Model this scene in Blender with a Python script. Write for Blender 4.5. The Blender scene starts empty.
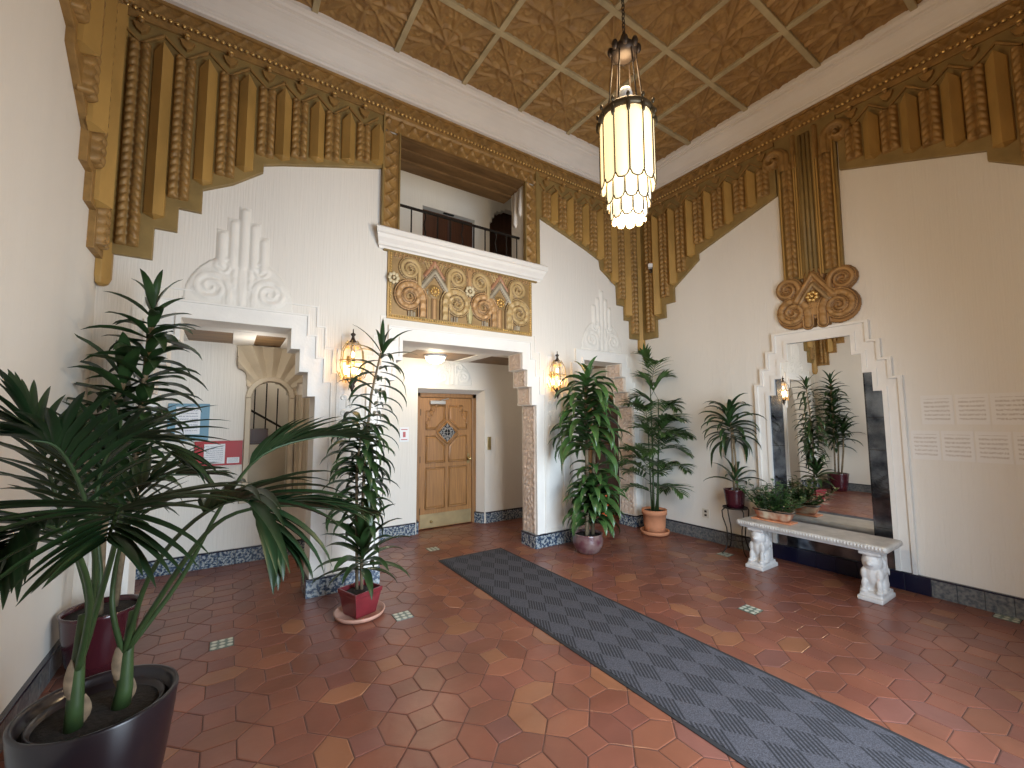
import bpy, math, random
import numpy as np
from mathutils import Vector, Matrix
random.seed(7)
PI=math.pi; sin=math.sin; cos=math.cos
scn=bpy.context.scene; COL=scn.collection
# ---------------------------------------------------------------- camera
F_PX,YAW,PITCH,ROLL=423.86,-0.58768,0.08265,-0.00464
CAM=Vector((0,0,1.5))
_r=Vector((cos(YAW),sin(YAW),0)); _f=Vector((-sin(YAW)*cos(PITCH),cos(YAW)*cos(PITCH),sin(PITCH))); _u=_r.cross(_f)
R2=_r*cos(ROLL)+_u*sin(ROLL); U2=-_r*sin(ROLL)+_u*cos(ROLL)
cd=bpy.data.cameras.new('camera'); co=bpy.data.objects.new('camera',cd); COL.objects.link(co)
cd.sensor_fit='HORIZONTAL'; cd.sensor_width=36; cd.lens=36*F_PX/1024; cd.clip_start=.02; cd.clip_end=100
co.matrix_world=Matrix(((R2.x,U2.x,-_f.x,CAM.x),(R2.y,U2.y,-_f.y,CAM.y),(R2.z,U2.z,-_f.z,CAM.z),(0,0,0,1)))
scn.camera=co
def at(px,py,ax,v):
    d=_f+R2*((px-512)/F_PX)-U2*((py-384)/F_PX); return CAM+d*((v-CAM[ax])/d[ax])
# ---------------------------------------------------------------- materials
def mat(name,col,rough=.6,metal=0,var=0,vscale=8,bump=0,bscale=40,stretch=(1,1,1),coat=0,spec=.5,emit=None,es=0,col2=None,trans=0,attr=None,det=4):
    m=bpy.data.materials.new(name); m.use_nodes=True; nt=m.node_tree; N=nt.nodes; L=nt.links
    b=N['Principled BSDF']; b.inputs['Base Color'].default_value=(*col,1); b.inputs['Roughness'].default_value=rough; b.inputs['Metallic'].default_value=metal
    b.inputs['Coat Weight'].default_value=coat; b.inputs['Coat Roughness'].default_value=.15; b.inputs['Specular IOR Level'].default_value=spec
    b.inputs['Transmission Weight'].default_value=trans
    if emit: b.inputs['Emission Color'].default_value=(*emit,1); b.inputs['Emission Strength'].default_value=es
    if var or bump or attr:
        tc=N.new('ShaderNodeTexCoord'); mp=N.new('ShaderNodeMapping'); mp.inputs['Scale'].default_value=stretch; L.new(tc.outputs['Object'],mp.inputs[0])
    last=None
    if attr:
        a=N.new('ShaderNodeAttribute'); a.attribute_name=attr; last=a.outputs['Color']
    if var:
        n=N.new('ShaderNodeTexNoise'); n.inputs['Scale'].default_value=vscale; n.inputs['Detail'].default_value=det; L.new(mp.outputs[0],n.inputs['Vector'])
        mx=N.new('ShaderNodeMix'); mx.data_type='RGBA'
        c2=col2 or tuple(c*(1-var) for c in col); 
        rp=N.new('ShaderNodeMapRange'); rp.inputs['From Min'].default_value=.35; rp.inputs['From Max'].default_value=.68; L.new(n.outputs['Fac'],rp.inputs['Value'])
        L.new(rp.outputs[0],mx.inputs['Factor']); mx.inputs['A'].default_value=(*col,1); mx.inputs['B'].default_value=(*c2,1)
        if attr:
            mx.blend_type='MULTIPLY'; L.new(last,mx.inputs['A']); k=1-var; mx.inputs['B'].default_value=(k,k,k,1)
        last=mx.outputs['Result']
    if last: L.new(last,b.inputs['Base Color'])
    if bump:
        n2=N.new('ShaderNodeTexNoise'); n2.inputs['Scale'].default_value=bscale; n2.inputs['Detail'].default_value=3; L.new(mp.outputs[0],n2.inputs['Vector'])
        bp=N.new('ShaderNodeBump'); bp.inputs['Strength'].default_value=1; bp.inputs['Distance'].default_value=bump; L.new(n2.outputs['Fac'],bp.inputs['Height']); L.new(bp.outputs[0],b.inputs['Normal'])
    return m
M={}
M['plaster']=mat('plaster',(.78,.735,.665),.72,var=.05,vscale=1.2,bump=.0035,bscale=55,stretch=(1.6,1.6,.05))
M['white_trim']=mat('white_trim',(.82,.79,.74),.55,var=.05,vscale=6,bump=.002,bscale=30)
M['orn']=mat('ornament_plaster',(.79,.755,.69),.6,var=.05,vscale=6,bump=.001,bscale=60)
M['cornice']=mat('cornice_paint',(.80,.75,.69),.6,var=.06,vscale=3)
M['brown']=mat('gilded_brown',(.36,.205,.062),.5,metal=.15,var=.35,vscale=14,bump=.002,bscale=90,col2=(.24,.135,.042))
M['tan']=mat('tan_gilt',(.47,.28,.078),.48,metal=.15,var=.25,vscale=5,stretch=(1,1,.4),bump=.001,bscale=80)
M['olive']=mat('olive_gilt',(.30,.20,.068),.55,metal=.1,var=.25,vscale=7)
M['gold']=mat('gold_leaf',(.85,.58,.22),.3,metal=.85,var=.2,vscale=20)
M['scroll']=mat('scroll_paint',(.48,.31,.12),.5,metal=.25,var=.35,vscale=5,col2=(.36,.24,.085),bump=.0008,bscale=120)
M['medal']=mat('medallion_paint',(.42,.22,.065),.5,metal=.15,var=.2,vscale=9,attr='paint')
M['polychrome']=mat('polychrome_paint',(.42,.27,.1),.5,metal=.15,var=.22,vscale=11,attr='paint')
M['petal']=mat('pale_petal',(.62,.52,.33),.5,metal=.1)
M['ceilrib']=mat('ceiling_rib',(.50,.41,.24),.6,var=.25,vscale=6)
M['ceiltile']=mat('ceiling_tile',(.40,.24,.085),.55,metal=.1,var=.35,vscale=9,col2=(.28,.16,.06))
M['hallbrown']=mat('hall_panel',(.22,.12,.045),.5,var=.6,vscale=3,stretch=(1,4,1),col2=(.13,.07,.025))
M['jamb']=mat('jamb_carving',(.66,.52,.42),.7,var=.15,vscale=12)
M['oak']=mat('oak',(.37,.175,.055),.42,var=.35,vscale=5,stretch=(14,14,.6),bump=.0006,bscale=30,coat=.15)
M['oak2']=mat('oak_frame',(.30,.145,.05),.42,var=.3,vscale=5,stretch=(14,14,.6),coat=.15)
M['darkwood']=mat('dark_wood',(.085,.03,.014),.35,var=.4,vscale=5,stretch=(12,12,.6),coat=.2)
M['brass']=mat('brass',(.55,.42,.2),.35,metal=.9,var=.2,vscale=8)
M['kick']=mat('kick_brass',(.45,.34,.18),.45,metal=.7,var=.3,vscale=5)
M['iron']=mat('black_iron',(.02,.017,.015),.45,metal=.5)
M['lead']=mat('bronze_came',(.13,.10,.06),.4,metal=.7)
M['darkbronze']=mat('dark_bronze',(.05,.035,.025),.45,metal=.4)
M['steel']=mat('closer_metal',(.5,.48,.45),.35,metal=.6)
M['black']=mat('black_void',(.008,.008,.008),.6)
M['terr']=mat('terracotta',(.62,.26,.13),.75,var=.2,vscale=9,bump=.001,bscale=50)
M['saucer']=mat('pale_terracotta',(.55,.30,.22),.6,var=.2,vscale=10)
M['redpot']=mat('red_glaze',(.20,.022,.03),.35,var=.25,vscale=9,coat=.4)
M['darkpot']=mat('eggplant_resin',(.016,.011,.015),.28,var=.2,vscale=4,coat=.25)
M['plumpot']=mat('plum_glaze',(.05,.008,.014),.22,coat=.4)
M['purple']=mat('purple_glaze',(.10,.03,.04),.3,var=.7,vscale=9,coat=.4,col2=(.26,.18,.16))
M['soil']=mat('soil',(.02,.014,.01),.95,var=.5,vscale=40,bump=.01,bscale=60)
M['leaf']=mat('leaf_dark',(.03,.068,.02),.38,var=.5,vscale=9,spec=.5,coat=.15)
M['leaf2']=mat('leaf_mid',(.06,.135,.035),.35,var=.5,vscale=9,coat=.2)
M['leaf3']=mat('leaf_palm',(.018,.048,.016),.42,var=.45,vscale=7)
M['leaf4']=mat('leaf_bamboo_palm',(.085,.165,.045),.42,var=.5,vscale=7)
M['cane']=mat('cane_bark',(.23,.17,.10),.8,var=.4,vscale=25)
M['stemg']=mat('green_stem',(.04,.075,.022),.5,var=.3,vscale=14)
M['husk']=mat('dry_husk',(.26,.18,.11),.8,var=.5,vscale=25)
M['marble']=mat('bench_stone',(.62,.60,.58),.5,var=.2,vscale=9,bump=.003,bscale=45)
M['benchtop']=mat('bench_slab',(.58,.55,.51),.45,var=.25,vscale=12,bump=.004,bscale=35)
M['mirror']=mat('mirror_silver',(.86,.85,.82),.01,metal=1)
M['antique']=mat('smoked_mirror',(.24,.27,.31),.12,metal=1,var=.6,vscale=7,bump=.0015,bscale=12,col2=(.05,.06,.08))
M['navy']=mat('navy_tile',(.004,.005,.022),.3,coat=.1)
M['blue']=mat('board_blue',(.17,.32,.42),.5)
M['red']=mat('board_red',(.42,.03,.035),.4)
M['white']=mat('white_plastic',(.8,.8,.8),.4)
M['ivory']=mat('ivory_plate',(.66,.6,.5),.5)
M['orange']=mat('cone_orange',(.75,.12,.03),.5)
M['pink']=mat('sign_red',(.5,.12,.12),.5)
M['rubber']=mat('rug_edge',(.016,.016,.018),.8)
M['bulb']=mat('bulb_glow',(1,.8,.5),.4,emit=(1,.66,.30),es=9)
M['dome']=mat('dome_glass',(1,.9,.7),.4,emit=(1,.85,.62),es=9)
M['glassA']=mat('opal_glass',(.9,.8,.6),.4,emit=(1,.76,.40),es=1.08)
M['glassB']=mat('opal_glass_centre',(.95,.9,.8),.4,emit=(1,.84,.52),es=1.15)
M['glassC']=mat('opal_cylinder',(.75,.8,.85),.3)
M['crystal']=mat('amber_glass',(.9,.55,.2),.25,emit=(1,.5,.16),es=.5)
M['pot_glaze']=mat('painted_ceramic',(.60,.50,.36),.3,var=.9,vscale=14,col2=(.35,.10,.04),coat=.3,det=1)
M['concrete']=mat('outside_paving',(.4,.39,.37),.9)
def nodes(m): return m.node_tree.nodes,m.node_tree.links,m.node_tree.nodes['Principled BSDF']
# paper with printed lines
def paper(name,base,ink,ls=60):
    m=mat(name,base,.7); N,L,b=nodes(m)
    tc=N.new('ShaderNodeTexCoord'); sp=N.new('ShaderNodeSeparateXYZ'); L.new(tc.outputs['Generated'],sp.inputs[0])
    w=N.new('ShaderNodeMath'); w.operation='MULTIPLY'; w.inputs[1].default_value=ls; L.new(sp.outputs['Z'],w.inputs[0])
    s=N.new('ShaderNodeMath'); s.operation='SINE'; L.new(w.outputs[0],s.inputs[0])
    g=N.new('ShaderNodeMath'); g.operation='GREATER_THAN'; g.inputs[1].default_value=.2; L.new(s.outputs[0],g.inputs[0])
    n=N.new('ShaderNodeTexNoise'); n.inputs['Scale'].default_value=28; L.new(tc.outputs['Generated'],n.inputs['Vector'])
    g2=N.new('ShaderNodeMath'); g2.operation='GREATER_THAN'; g2.inputs[1].default_value=.47; L.new(n.outputs['Fac'],g2.inputs[0])
    mu=N.new('ShaderNodeMath'); mu.operation='MULTIPLY'; L.new(g.outputs[0],mu.inputs[0]); L.new(g2.outputs[0],mu.inputs[1])
    last=mu.outputs[0]
    for ax in ('X','Y','Z'):
        a=N.new('ShaderNodeMath'); a.operation='SUBTRACT'; a.inputs[1].default_value=.5; L.new(sp.outputs[ax],a.inputs[0])
        c=N.new('ShaderNodeMath'); c.operation='ABSOLUTE'; L.new(a.outputs[0],c.inputs[0])
        l=N.new('ShaderNodeMath'); l.operation='LESS_THAN'; l.inputs[1].default_value=.40 if ax==('X' if ls!=44 else 'Y') else (.38 if ax=='Z' else .6); L.new(c.outputs[0],l.inputs[0])
        q=N.new('ShaderNodeMath'); q.operation='MULTIPLY'; L.new(last,q.inputs[0]); L.new(l.outputs[0],q.inputs[1]); last=q.outputs[0]
    mx=N.new('ShaderNodeMix'); mx.data_type='RGBA'; mx.inputs['A'].default_value=(*base,1); mx.inputs['B'].default_value=(*ink,1); L.new(last,mx.inputs['Factor']); L.new(mx.outputs['Result'],b.inputs['Base Color'])
    return m
M['paper']=paper('printed_paper',(.80,.81,.83),(.42,.44,.5))
M['paper_b']=paper('yellowed_paper',(.78,.75,.71),(.55,.49,.43),44)
# painted baseboard tiles
def tilemat():
    m=mat('baseboard_tile',(.3,.33,.4),.25,coat=.3); N,L,b=nodes(m)
    tc=N.new('ShaderNodeTexCoord')
    n=N.new('ShaderNodeTexNoise'); n.inputs['Scale'].default_value=42; n.inputs['Detail'].default_value=2; L.new(tc.outputs['Object'],n.inputs['Vector'])
    r=N.new('ShaderNodeValToRGB'); e=r.color_ramp.elements; e[0].position=.42; e[0].color=(.03,.05,.09,1); e[1].position=.6; e[1].color=(.36,.40,.43,1)
    x=e.new(.5); x.color=(.12,.17,.24,1); x=e.new(.56); x.color=(.33,.33,.28,1); L.new(n.outputs['Fac'],r.inputs[0]); L.new(r.outputs[0],b.inputs['Base Color'])
    return m
M['tile']=tilemat(); M['tiledark']=mat('tile_cap',(.012,.014,.03),.25,coat=.3)
def tile2():
    m=mat('grey_mosaic_tile',(.2,.2,.2),.3,coat=.2,var=.8,vscale=45,col2=(.05,.055,.06)); return m
M['tile_r']=mat('grey_mosaic_tile',(.19,.19,.18),.3,coat=.2,var=.8,vscale=42,col2=(.05,.06,.075))
# rug
def rugmat():
    m=mat('ribbed_rug',(.085,.087,.105),.95); N,L,b=nodes(m)
    tc=N.new('ShaderNodeTexCoord'); sp=N.new('ShaderNodeSeparateXYZ'); L.new(tc.outputs['Object'],sp.inputs[0])
    def mth(op,a,b_=None):
        n=N.new('ShaderNodeMath'); n.operation=op
        for i,v in enumerate((a,b_)):
            if v is None: continue
            if isinstance(v,(int,float)): n.inputs[i].default_value=v
            else: L.new(v,n.inputs[i])
        return n.outputs[0]
    x,y=sp.outputs['X'],sp.outputs['Y']
    c=mth('DIVIDE',mth('ADD',mth('SUBTRACT',x,mth('MULTIPLY',y,.623)),3.2),.165)
    e=mth('DIVIDE',mth('ADD',mth('ADD',y,mth('MULTIPLY',x,1.606)),2.37),.265)
    par=mth('MODULO',mth('ADD',mth('FLOOR',c),mth('FLOOR',e)),2.0)
    blk=mth('GREATER_THAN',par,.5)
    rib=mth('GREATER_THAN',mth('FRACT',mth('MULTIPLY',c,7.0)),.5); mu=mth('MULTIPLY',rib,blk)
    n=N.new('ShaderNodeTexNoise'); n.inputs['Scale'].default_value=190; L.new(tc.outputs['Object'],n.inputs['Vector'])
    mr=N.new('ShaderNodeMapRange'); mr.inputs['From Min'].default_value=.3; mr.inputs['From Max'].default_value=.7; mr.inputs['To Min'].default_value=.55; mr.inputs['To Max'].default_value=1.5; L.new(n.outputs['Fac'],mr.inputs['Value'])
    mx=N.new('ShaderNodeMix'); mx.data_type='RGBA'; mx.inputs['A'].default_value=(.056,.054,.064,1); mx.inputs['B'].default_value=(.012,.012,.015,1); L.new(mu,mx.inputs['Factor'])
    m2=N.new('ShaderNodeVectorMath'); m2.operation='SCALE'; L.new(mx.outputs['Result'],m2.inputs[0]); L.new(mr.outputs[0],m2.inputs['Scale']); L.new(m2.outputs[0],b.inputs['Base Color'])
    return m
M['rug']=rugmat()
M['floor']=mat('terracotta_floor',(.4,.1,.05),.30,var=.25,vscale=3,attr='paint',bump=.003,bscale=9,spec=.5)
M['grout']=mat('grout',(.10,.05,.04),.8,var=.3,vscale=4)
# ---------------------------------------------------------------- mesh helpers
class MB:
    def __init__(s): s.v=[]; s.f=[]; s.c=None
    def add(s,vs,fs):
        n=len(s.v); s.v+= [tuple(p) for p in vs]; s.f+=[tuple(i+n for i in f) for f in fs]; return s
    def box(s,a,b):
        x0,y0,z0=a; x1,y1,z1=b
        return s.add([(x0,y0,z0),(x1,y0,z0),(x1,y1,z0),(x0,y1,z0),(x0,y0,z1),(x1,y0,z1),(x1,y1,z1),(x0,y1,z1)],[(0,3,2,1),(4,5,6,7),(0,1,5,4),(1,2,6,5),(2,3,7,6),(3,0,4,7)])
    def fbox(s,W,u0,u1,z0,z1,d0,d1):
        P=[W(u,z,d) for d in(d0,d1) for u,z in((u0,z0),(u1,z0),(u1,z1),(u0,z1))]
        return s.add(P,[(0,3,2,1),(4,5,6,7),(0,1,5,4),(1,2,6,5),(2,3,7,6),(3,0,4,7)])
    def poly(s,W,pts,d0,d1,cap=True):
        n=len(pts); P=[W(u,z,d0) for u,z in pts]+[W(u,z,d1) for u,z in pts]
        fs=[(i,(i+1)%n,n+(i+1)%n,n+i) for i in range(n)]
        fs+=[tuple(range(n,2*n))]
        if cap: fs+=[tuple(range(n-1,-1,-1))]
        return s.add(P,fs)
    def tube(s,pts,r,n=8,cap=True):
        pts=[Vector(p) for p in pts]; rr=r if isinstance(r,(list,tuple)) else [r]*len(pts)
        up=Vector((0,0,1)); rings=[]; prev=None
        for i,p in enumerate(pts):
            t=(pts[min(i+1,len(pts)-1)]-pts[max(i-1,0)])
            if t.length<1e-9: t=Vector((0,0,1))
            t.normalize()
            if prev is None:
                a=t.cross(up if abs(t.z)<.95 else Vector((1,0,0))).normalized()
            else:
                a=(prev-t*prev.dot(t)).normalized()
            prev=a; b=t.cross(a)
            rings.append([p+(a*cos(2*PI*k/n)+b*sin(2*PI*k/n))*rr[i] for k in range(n)])
        vs=[q for g in rings for q in g]; fs=[]
        for i in range(len(pts)-1):
            for k in range(n): fs.append((i*n+k,i*n+(k+1)%n,(i+1)*n+(k+1)%n,(i+1)*n+k))
        if cap: fs+=[tuple(range(n-1,-1,-1)),tuple((len(pts)-1)*n+k for k in range(n))]
        return s.add(vs,fs)
    def lathe(s,c,prof,n=32,sx=1,sy=1):
        c=Vector(c); vs=[]; fs=[]; m=len(prof)
        for r,z in prof:
            for k in range(n): a=2*PI*k/n; vs.append((c.x+r*cos(a)*sx,c.y+r*sin(a)*sy,c.z+z))
        for i in range(m-1):
            for k in range(n): fs.append((i*n+k,i*n+(k+1)%n,(i+1)*n+(k+1)%n,(i+1)*n+k))
        fs.append(tuple(range(n-1,-1,-1))); fs.append(tuple((m-1)*n+k for k in range(n)))
        return s.add(vs,fs)
    def ball(s,c,r,nu=10,nv=6,sc=(1,1,1),rot=None):
        vs=[];fs=[];c=Vector(c)
        for i in range(nv+1):
            t=PI*i/nv
            for k in range(nu):
                a=2*PI*k/nu; p=Vector((r*sin(t)*cos(a)*sc[0],r*sin(t)*sin(a)*sc[1],r*cos(t)*sc[2]))
                if rot is not None: p=rot@p
                vs.append(c+p)
        for i in range(nv):
            for k in range(nu): fs.append((i*nu+k,(i+1)*nu+k,(i+1)*nu+(k+1)%nu,i*nu+(k+1)%nu))
        return s.add(vs,fs)
    def strap(s,base,d,L,W,droop=.8,seg=7,fold=.25,twist=0,tip=.0,wpos=.4,jit=.0):
        """a long leaf: starts at base heading d, bends down under its weight"""
        p=Vector(base); d=Vector(d).normalized(); up=Vector((0,0,1)); side=d.cross(up)
        if side.length<.05: side=Vector((cos(jit*9),sin(jit*9),0))
        side.normalize(); vs=[];fs=[]; st=L/seg
        for i in range(seg+1):
            t=i/seg
            w=W*.5*(max(0,sin(PI*min(1,(t*(1-wpos)/wpos if t<wpos else 1-wpos+(t-wpos)/(1-wpos)*wpos)*1)))**.75) if 0<t<1 else W*.08*(1 if t==0 else .2)
            if t<.15: w=max(w,W*.16)
            nrm=side.cross(d).normalized()
            sd=(side*cos(twist*t)+nrm*sin(twist*t))
            vs+= [p-sd*w+nrm*w*fold*2,p,p+sd*w+nrm*w*fold*2]
            p=p+d*st
            h=math.hypot(d.x,d.y)
            ax=side; ang=-droop/seg*(.35+1.3*t)
            # rotate d downwards about side while it is not yet pointing down
            if d.z>-.97: d=Matrix.Rotation(ang,3,ax)@d
        for i in range(seg):
            a=i*3; fs+=[(a,a+1,a+4,a+3),(a+1,a+2,a+5,a+4)]
        return s.add(vs,fs)
    def build(s,name,m,parent=None,smooth=False,bevel=0,loc=None,solid=0,label=None):
        me=bpy.data.meshes.new(name); me.from_pydata(s.v,[],s.f); me.update()
        if isinstance(m,str): m=M[m]
        me.materials.append(m)
        if smooth: me.polygons.foreach_set('use_smooth',[True]*len(me.polygons))
        o=bpy.data.objects.new(name,me); COL.objects.link(o)
        if parent is not None: o.parent=parent; o.matrix_parent_inverse=parent.matrix_world.inverted() if parent.type=='EMPTY' and False else Matrix.Translation(-Vector(pl(parent)))
        if bevel:
            b=o.modifiers.new('bevel','BEVEL'); b.width=bevel; b.segments=2; b.limit_method='ANGLE'; b.angle_limit=.6
        if solid:
            b=o.modifiers.new('solid','SOLIDIFY'); b.thickness=solid; b.offset=0
        if label: o['label']=label
        return o
def pl(o):
    p=Vector(o.location)
    q=o.parent
    if q is not None and o.type=='EMPTY': p=p
    if o.type!='EMPTY' : p=Vector((0,0,0))
    return p
def thing(name,label,cat,loc=(0,0,0),group=None):
    o=bpy.data.objects.new(name,None); COL.objects.link(o); o.location=loc; o.empty_display_size=.1
    o['label']=label; o['category']=cat
    if group: o['group']=group
    return o
def tag(o,label,cat,group=None):
    o['label']=label; o['category']=cat
    if group: o['group']=group
    return o
def struct(o): o['kind']='structure'; return o
# wall frames: (u along wall, z, d distance into the room)
XL,XR,YB,YF=-.82,4.98,4.06,-.40
WB=lambda u,z,d:(u,YB-d,z)
WR=lambda u,z,d:(XR-d,u,z)
WL=lambda u,z,d:(XL+d,u,z)
WH=lambda u,z,d:(u,5.45-d,z)
WE=lambda u,z,d:(5.05-d,u,z)
def cellwall(us,zs,solid,y0,y1,W=None):
    """wall made of rectangular cells, open where solid() is false"""
    us=sorted(set(round(u,4) for u in us)); zs=sorted(set(round(z,4) for z in zs)); mb=MB(); 
    nu,nz=len(us)-1,len(zs)-1
    S=[[solid((us[i]+us[i+1])/2,(zs[j]+zs[j+1])/2) for j in range(nz)] for i in range(nu)]
    g=lambda i,j: S[i][j] if 0<=i<nu and 0<=j<nz else False
    for i in range(nu):
        for j in range(nz):
            if not S[i][j]: continue
            a,b,c,d=us[i],us[i+1],zs[j],zs[j+1]
            mb.add([W(a,c,y0),W(b,c,y0),W(b,d,y0),W(a,d,y0)],[(0,1,2,3)]); mb.add([W(a,c,y1),W(b,c,y1),W(b,d,y1),W(a,d,y1)],[(3,2,1,0)])
            if not g(i-1,j): mb.add([W(a,c,y0),W(a,c,y1),W(a,d,y1),W(a,d,y0)],[(0,1,2,3)])
            if not g(i+1,j): mb.add([W(b,c,y0),W(b,c,y1),W(b,d,y1),W(b,d,y0)],[(3,2,1,0)])
            if not g(i,j-1): mb.add([W(a,c,y0),W(b,c,y0),W(b,c,y1),W(a,c,y1)],[(3,2,1,0)])
            if not g(i,j+1): mb.add([W(a,d,y0),W(b,d,y0),W(b,d,y1),W(a,d,y1)],[(0,1,2,3)])
    return mb
# ---------------------------------------------------------------- relief (height fields)
class Relief:
    def __init__(s,u0,u1,z0,z1,step,base=0.0):
        s.u0,s.z0=u0,z0; s.nu=max(2,int(round((u1-u0)/step))+1); s.nz=max(2,int(round((z1-z0)/step))+1)
        s.us=np.linspace(u0,u1,s.nu); s.zs=np.linspace(z0,z1,s.nz); s.U,s.Z=np.meshgrid(s.us,s.zs,indexing='ij'); s.h=np.full(s.U.shape,base); s.C=None
    def stroke(s,pts,w,h,ribs=0,ribh=.2,groove=.3,base=0.0,col=None):
        P=np.array(pts,float); n=len(P); w=np.array(w if hasattr(w,'__len__') else [w]*n,float)
        # densify
        seg=np.hypot(*(P[1:]-P[:-1]).T); arc=np.concatenate([[0],np.cumsum(seg)]); st=(s.us[1]-s.us[0])*.6
        q=np.linspace(0,arc[-1],max(2,int(arc[-1]/st))); X=np.interp(q,arc,P[:,0]); Y=np.interp(q,arc,P[:,1]); Wd=np.interp(q,arc,w)
        m=Wd.max(); sel=(s.U>X.min()-m)&(s.U<X.max()+m)&(s.Z>Y.min()-m)&(s.Z<Y.max()+m)
        idx=np.argwhere(sel)
        if not len(idx): return
        uu=s.U[sel]; zz=s.Z[sel]
        D=np.hypot(uu[:,None]-X[None],zz[:,None]-Y[None])/Wd[None]
        k=D.argmin(1); d=D[np.arange(len(k)),k]; a=q[k]
        ins=d<1
        v=h*(np.sqrt(np.clip(1-d*d,0,1)))
        v=v-groove*h*np.exp(-((d-.62)/.13)**2)
        if ribs: v=v*(1-ribh*(.5+.5*np.sin(a*ribs+d*1.5))*(d<.62))
        v=v+base
        cur=s.h[sel]; win=ins&(v>cur); s.h[sel]=np.where(ins,np.maximum(cur,v),cur)
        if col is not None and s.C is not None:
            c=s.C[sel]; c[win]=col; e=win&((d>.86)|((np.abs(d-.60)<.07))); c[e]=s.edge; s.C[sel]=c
    def spiral(s,cu,cz,R,hand,h=.02,w=.3,stem=None,turns=1.9,ribs=0,base=0,wmin=.07,ribh=.25,col=None,groove=.45):
        pts=[];ws=[]
        if stem is not None:
            for t in np.linspace(0,1,6)[:-1]: pts.append((cu+hand*R*(1-w)*1.0,stem+(cz-stem)*t)); ws.append(R*w)
        n=44
        for i in range(n+1):
            th=2*PI*turns*i/n; k=1-i/n; r=R*(.10+.90*k**1.05)*(1-w*(.5+.5*k)); ww=R*(wmin+(w-wmin)*k)
            pts.append((cu+hand*r*cos(th),cz+r*sin(th))); ws.append(ww)
        s.stroke(pts,ws,h,ribs=ribs,base=base,ribh=ribh,col=col,groove=groove)
    def disc(s,cu,cz,r,h,petals=0,base=0,round_=True):
        d=np.hypot(s.U-cu,s.Z-cz)/r; th=np.arctan2(s.Z-cz,s.U-cu)
        edge=1.0 if not petals else 1-.16*(.5-.5*np.cos(petals*th))
        v=h*np.sqrt(np.clip(1-(d/edge)**2,0,1))
        if petals: v=v*(1-.45*(.5-.5*np.cos(petals*th))*np.clip(d*1.8,0,1)); v=np.where(d<.28,h*1.1,v)
        s.h=np.where(d<edge,np.maximum(s.h,v+base),s.h)
    def rect(s,u0,u1,z0,z1,h):
        k=(s.U>=u0)&(s.U<=u1)&(s.Z>=z0)&(s.Z<=z1); s.h[k]=np.maximum(s.h[k],h)
    def polymask(s,poly):
        n=len(poly); ins=np.zeros(s.U.shape,bool)
        for i in range(n):
            (x0,y0),(x1,y1)=poly[i],poly[(i+1)%n]
            if y0==y1: continue
            c=((y0>s.Z)!=(y1>s.Z))&(s.U<(x1-x0)*(s.Z-y0)/(y1-y0)+x0); ins^=c
        return ins
    def build(s,name,m,W,parent=None,d0=0,cut=None,label=None,smooth=True):
        mb=MB(); idx=-np.ones(s.h.shape,int); h=s.h
        if cut is not None: keep=h>cut
        else: keep=np.ones(h.shape,bool)
        fk=keep[:-1,:-1]|keep[1:,:-1]|keep[:-1,1:]|keep[1:,1:]
        vk=np.zeros(h.shape,bool); vk[:-1,:-1]|=fk; vk[1:,:-1]|=fk; vk[:-1,1:]|=fk; vk[1:,1:]|=fk
        idx[vk]=np.arange(vk.sum())
        us,zs,hh=s.U[vk],s.Z[vk],h[vk]
        mb.v=[W(float(a),float(b),float(c)+d0) for a,b,c in zip(us,zs,hh)]
        ii,jj=np.nonzero(fk)
        mb.f=[(int(idx[i,j]),int(idx[i+1,j]),int(idx[i+1,j+1]),int(idx[i,j+1])) for i,j in zip(ii,jj)]
        o=mb.build(name,m,parent,smooth=smooth,label=label)
        if s.C is not None:
            c=s.C[vk]; at_=o.data.attributes.new('paint','FLOAT_COLOR','POINT'); at_.data.foreach_set('color',np.concatenate([c,np.ones((len(c),1))],1).ravel())
        return o
    def paint(s,bg,edge): s.C=np.empty(s.U.shape+(3,)); s.C[:]=bg; s.edge=edge
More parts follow.
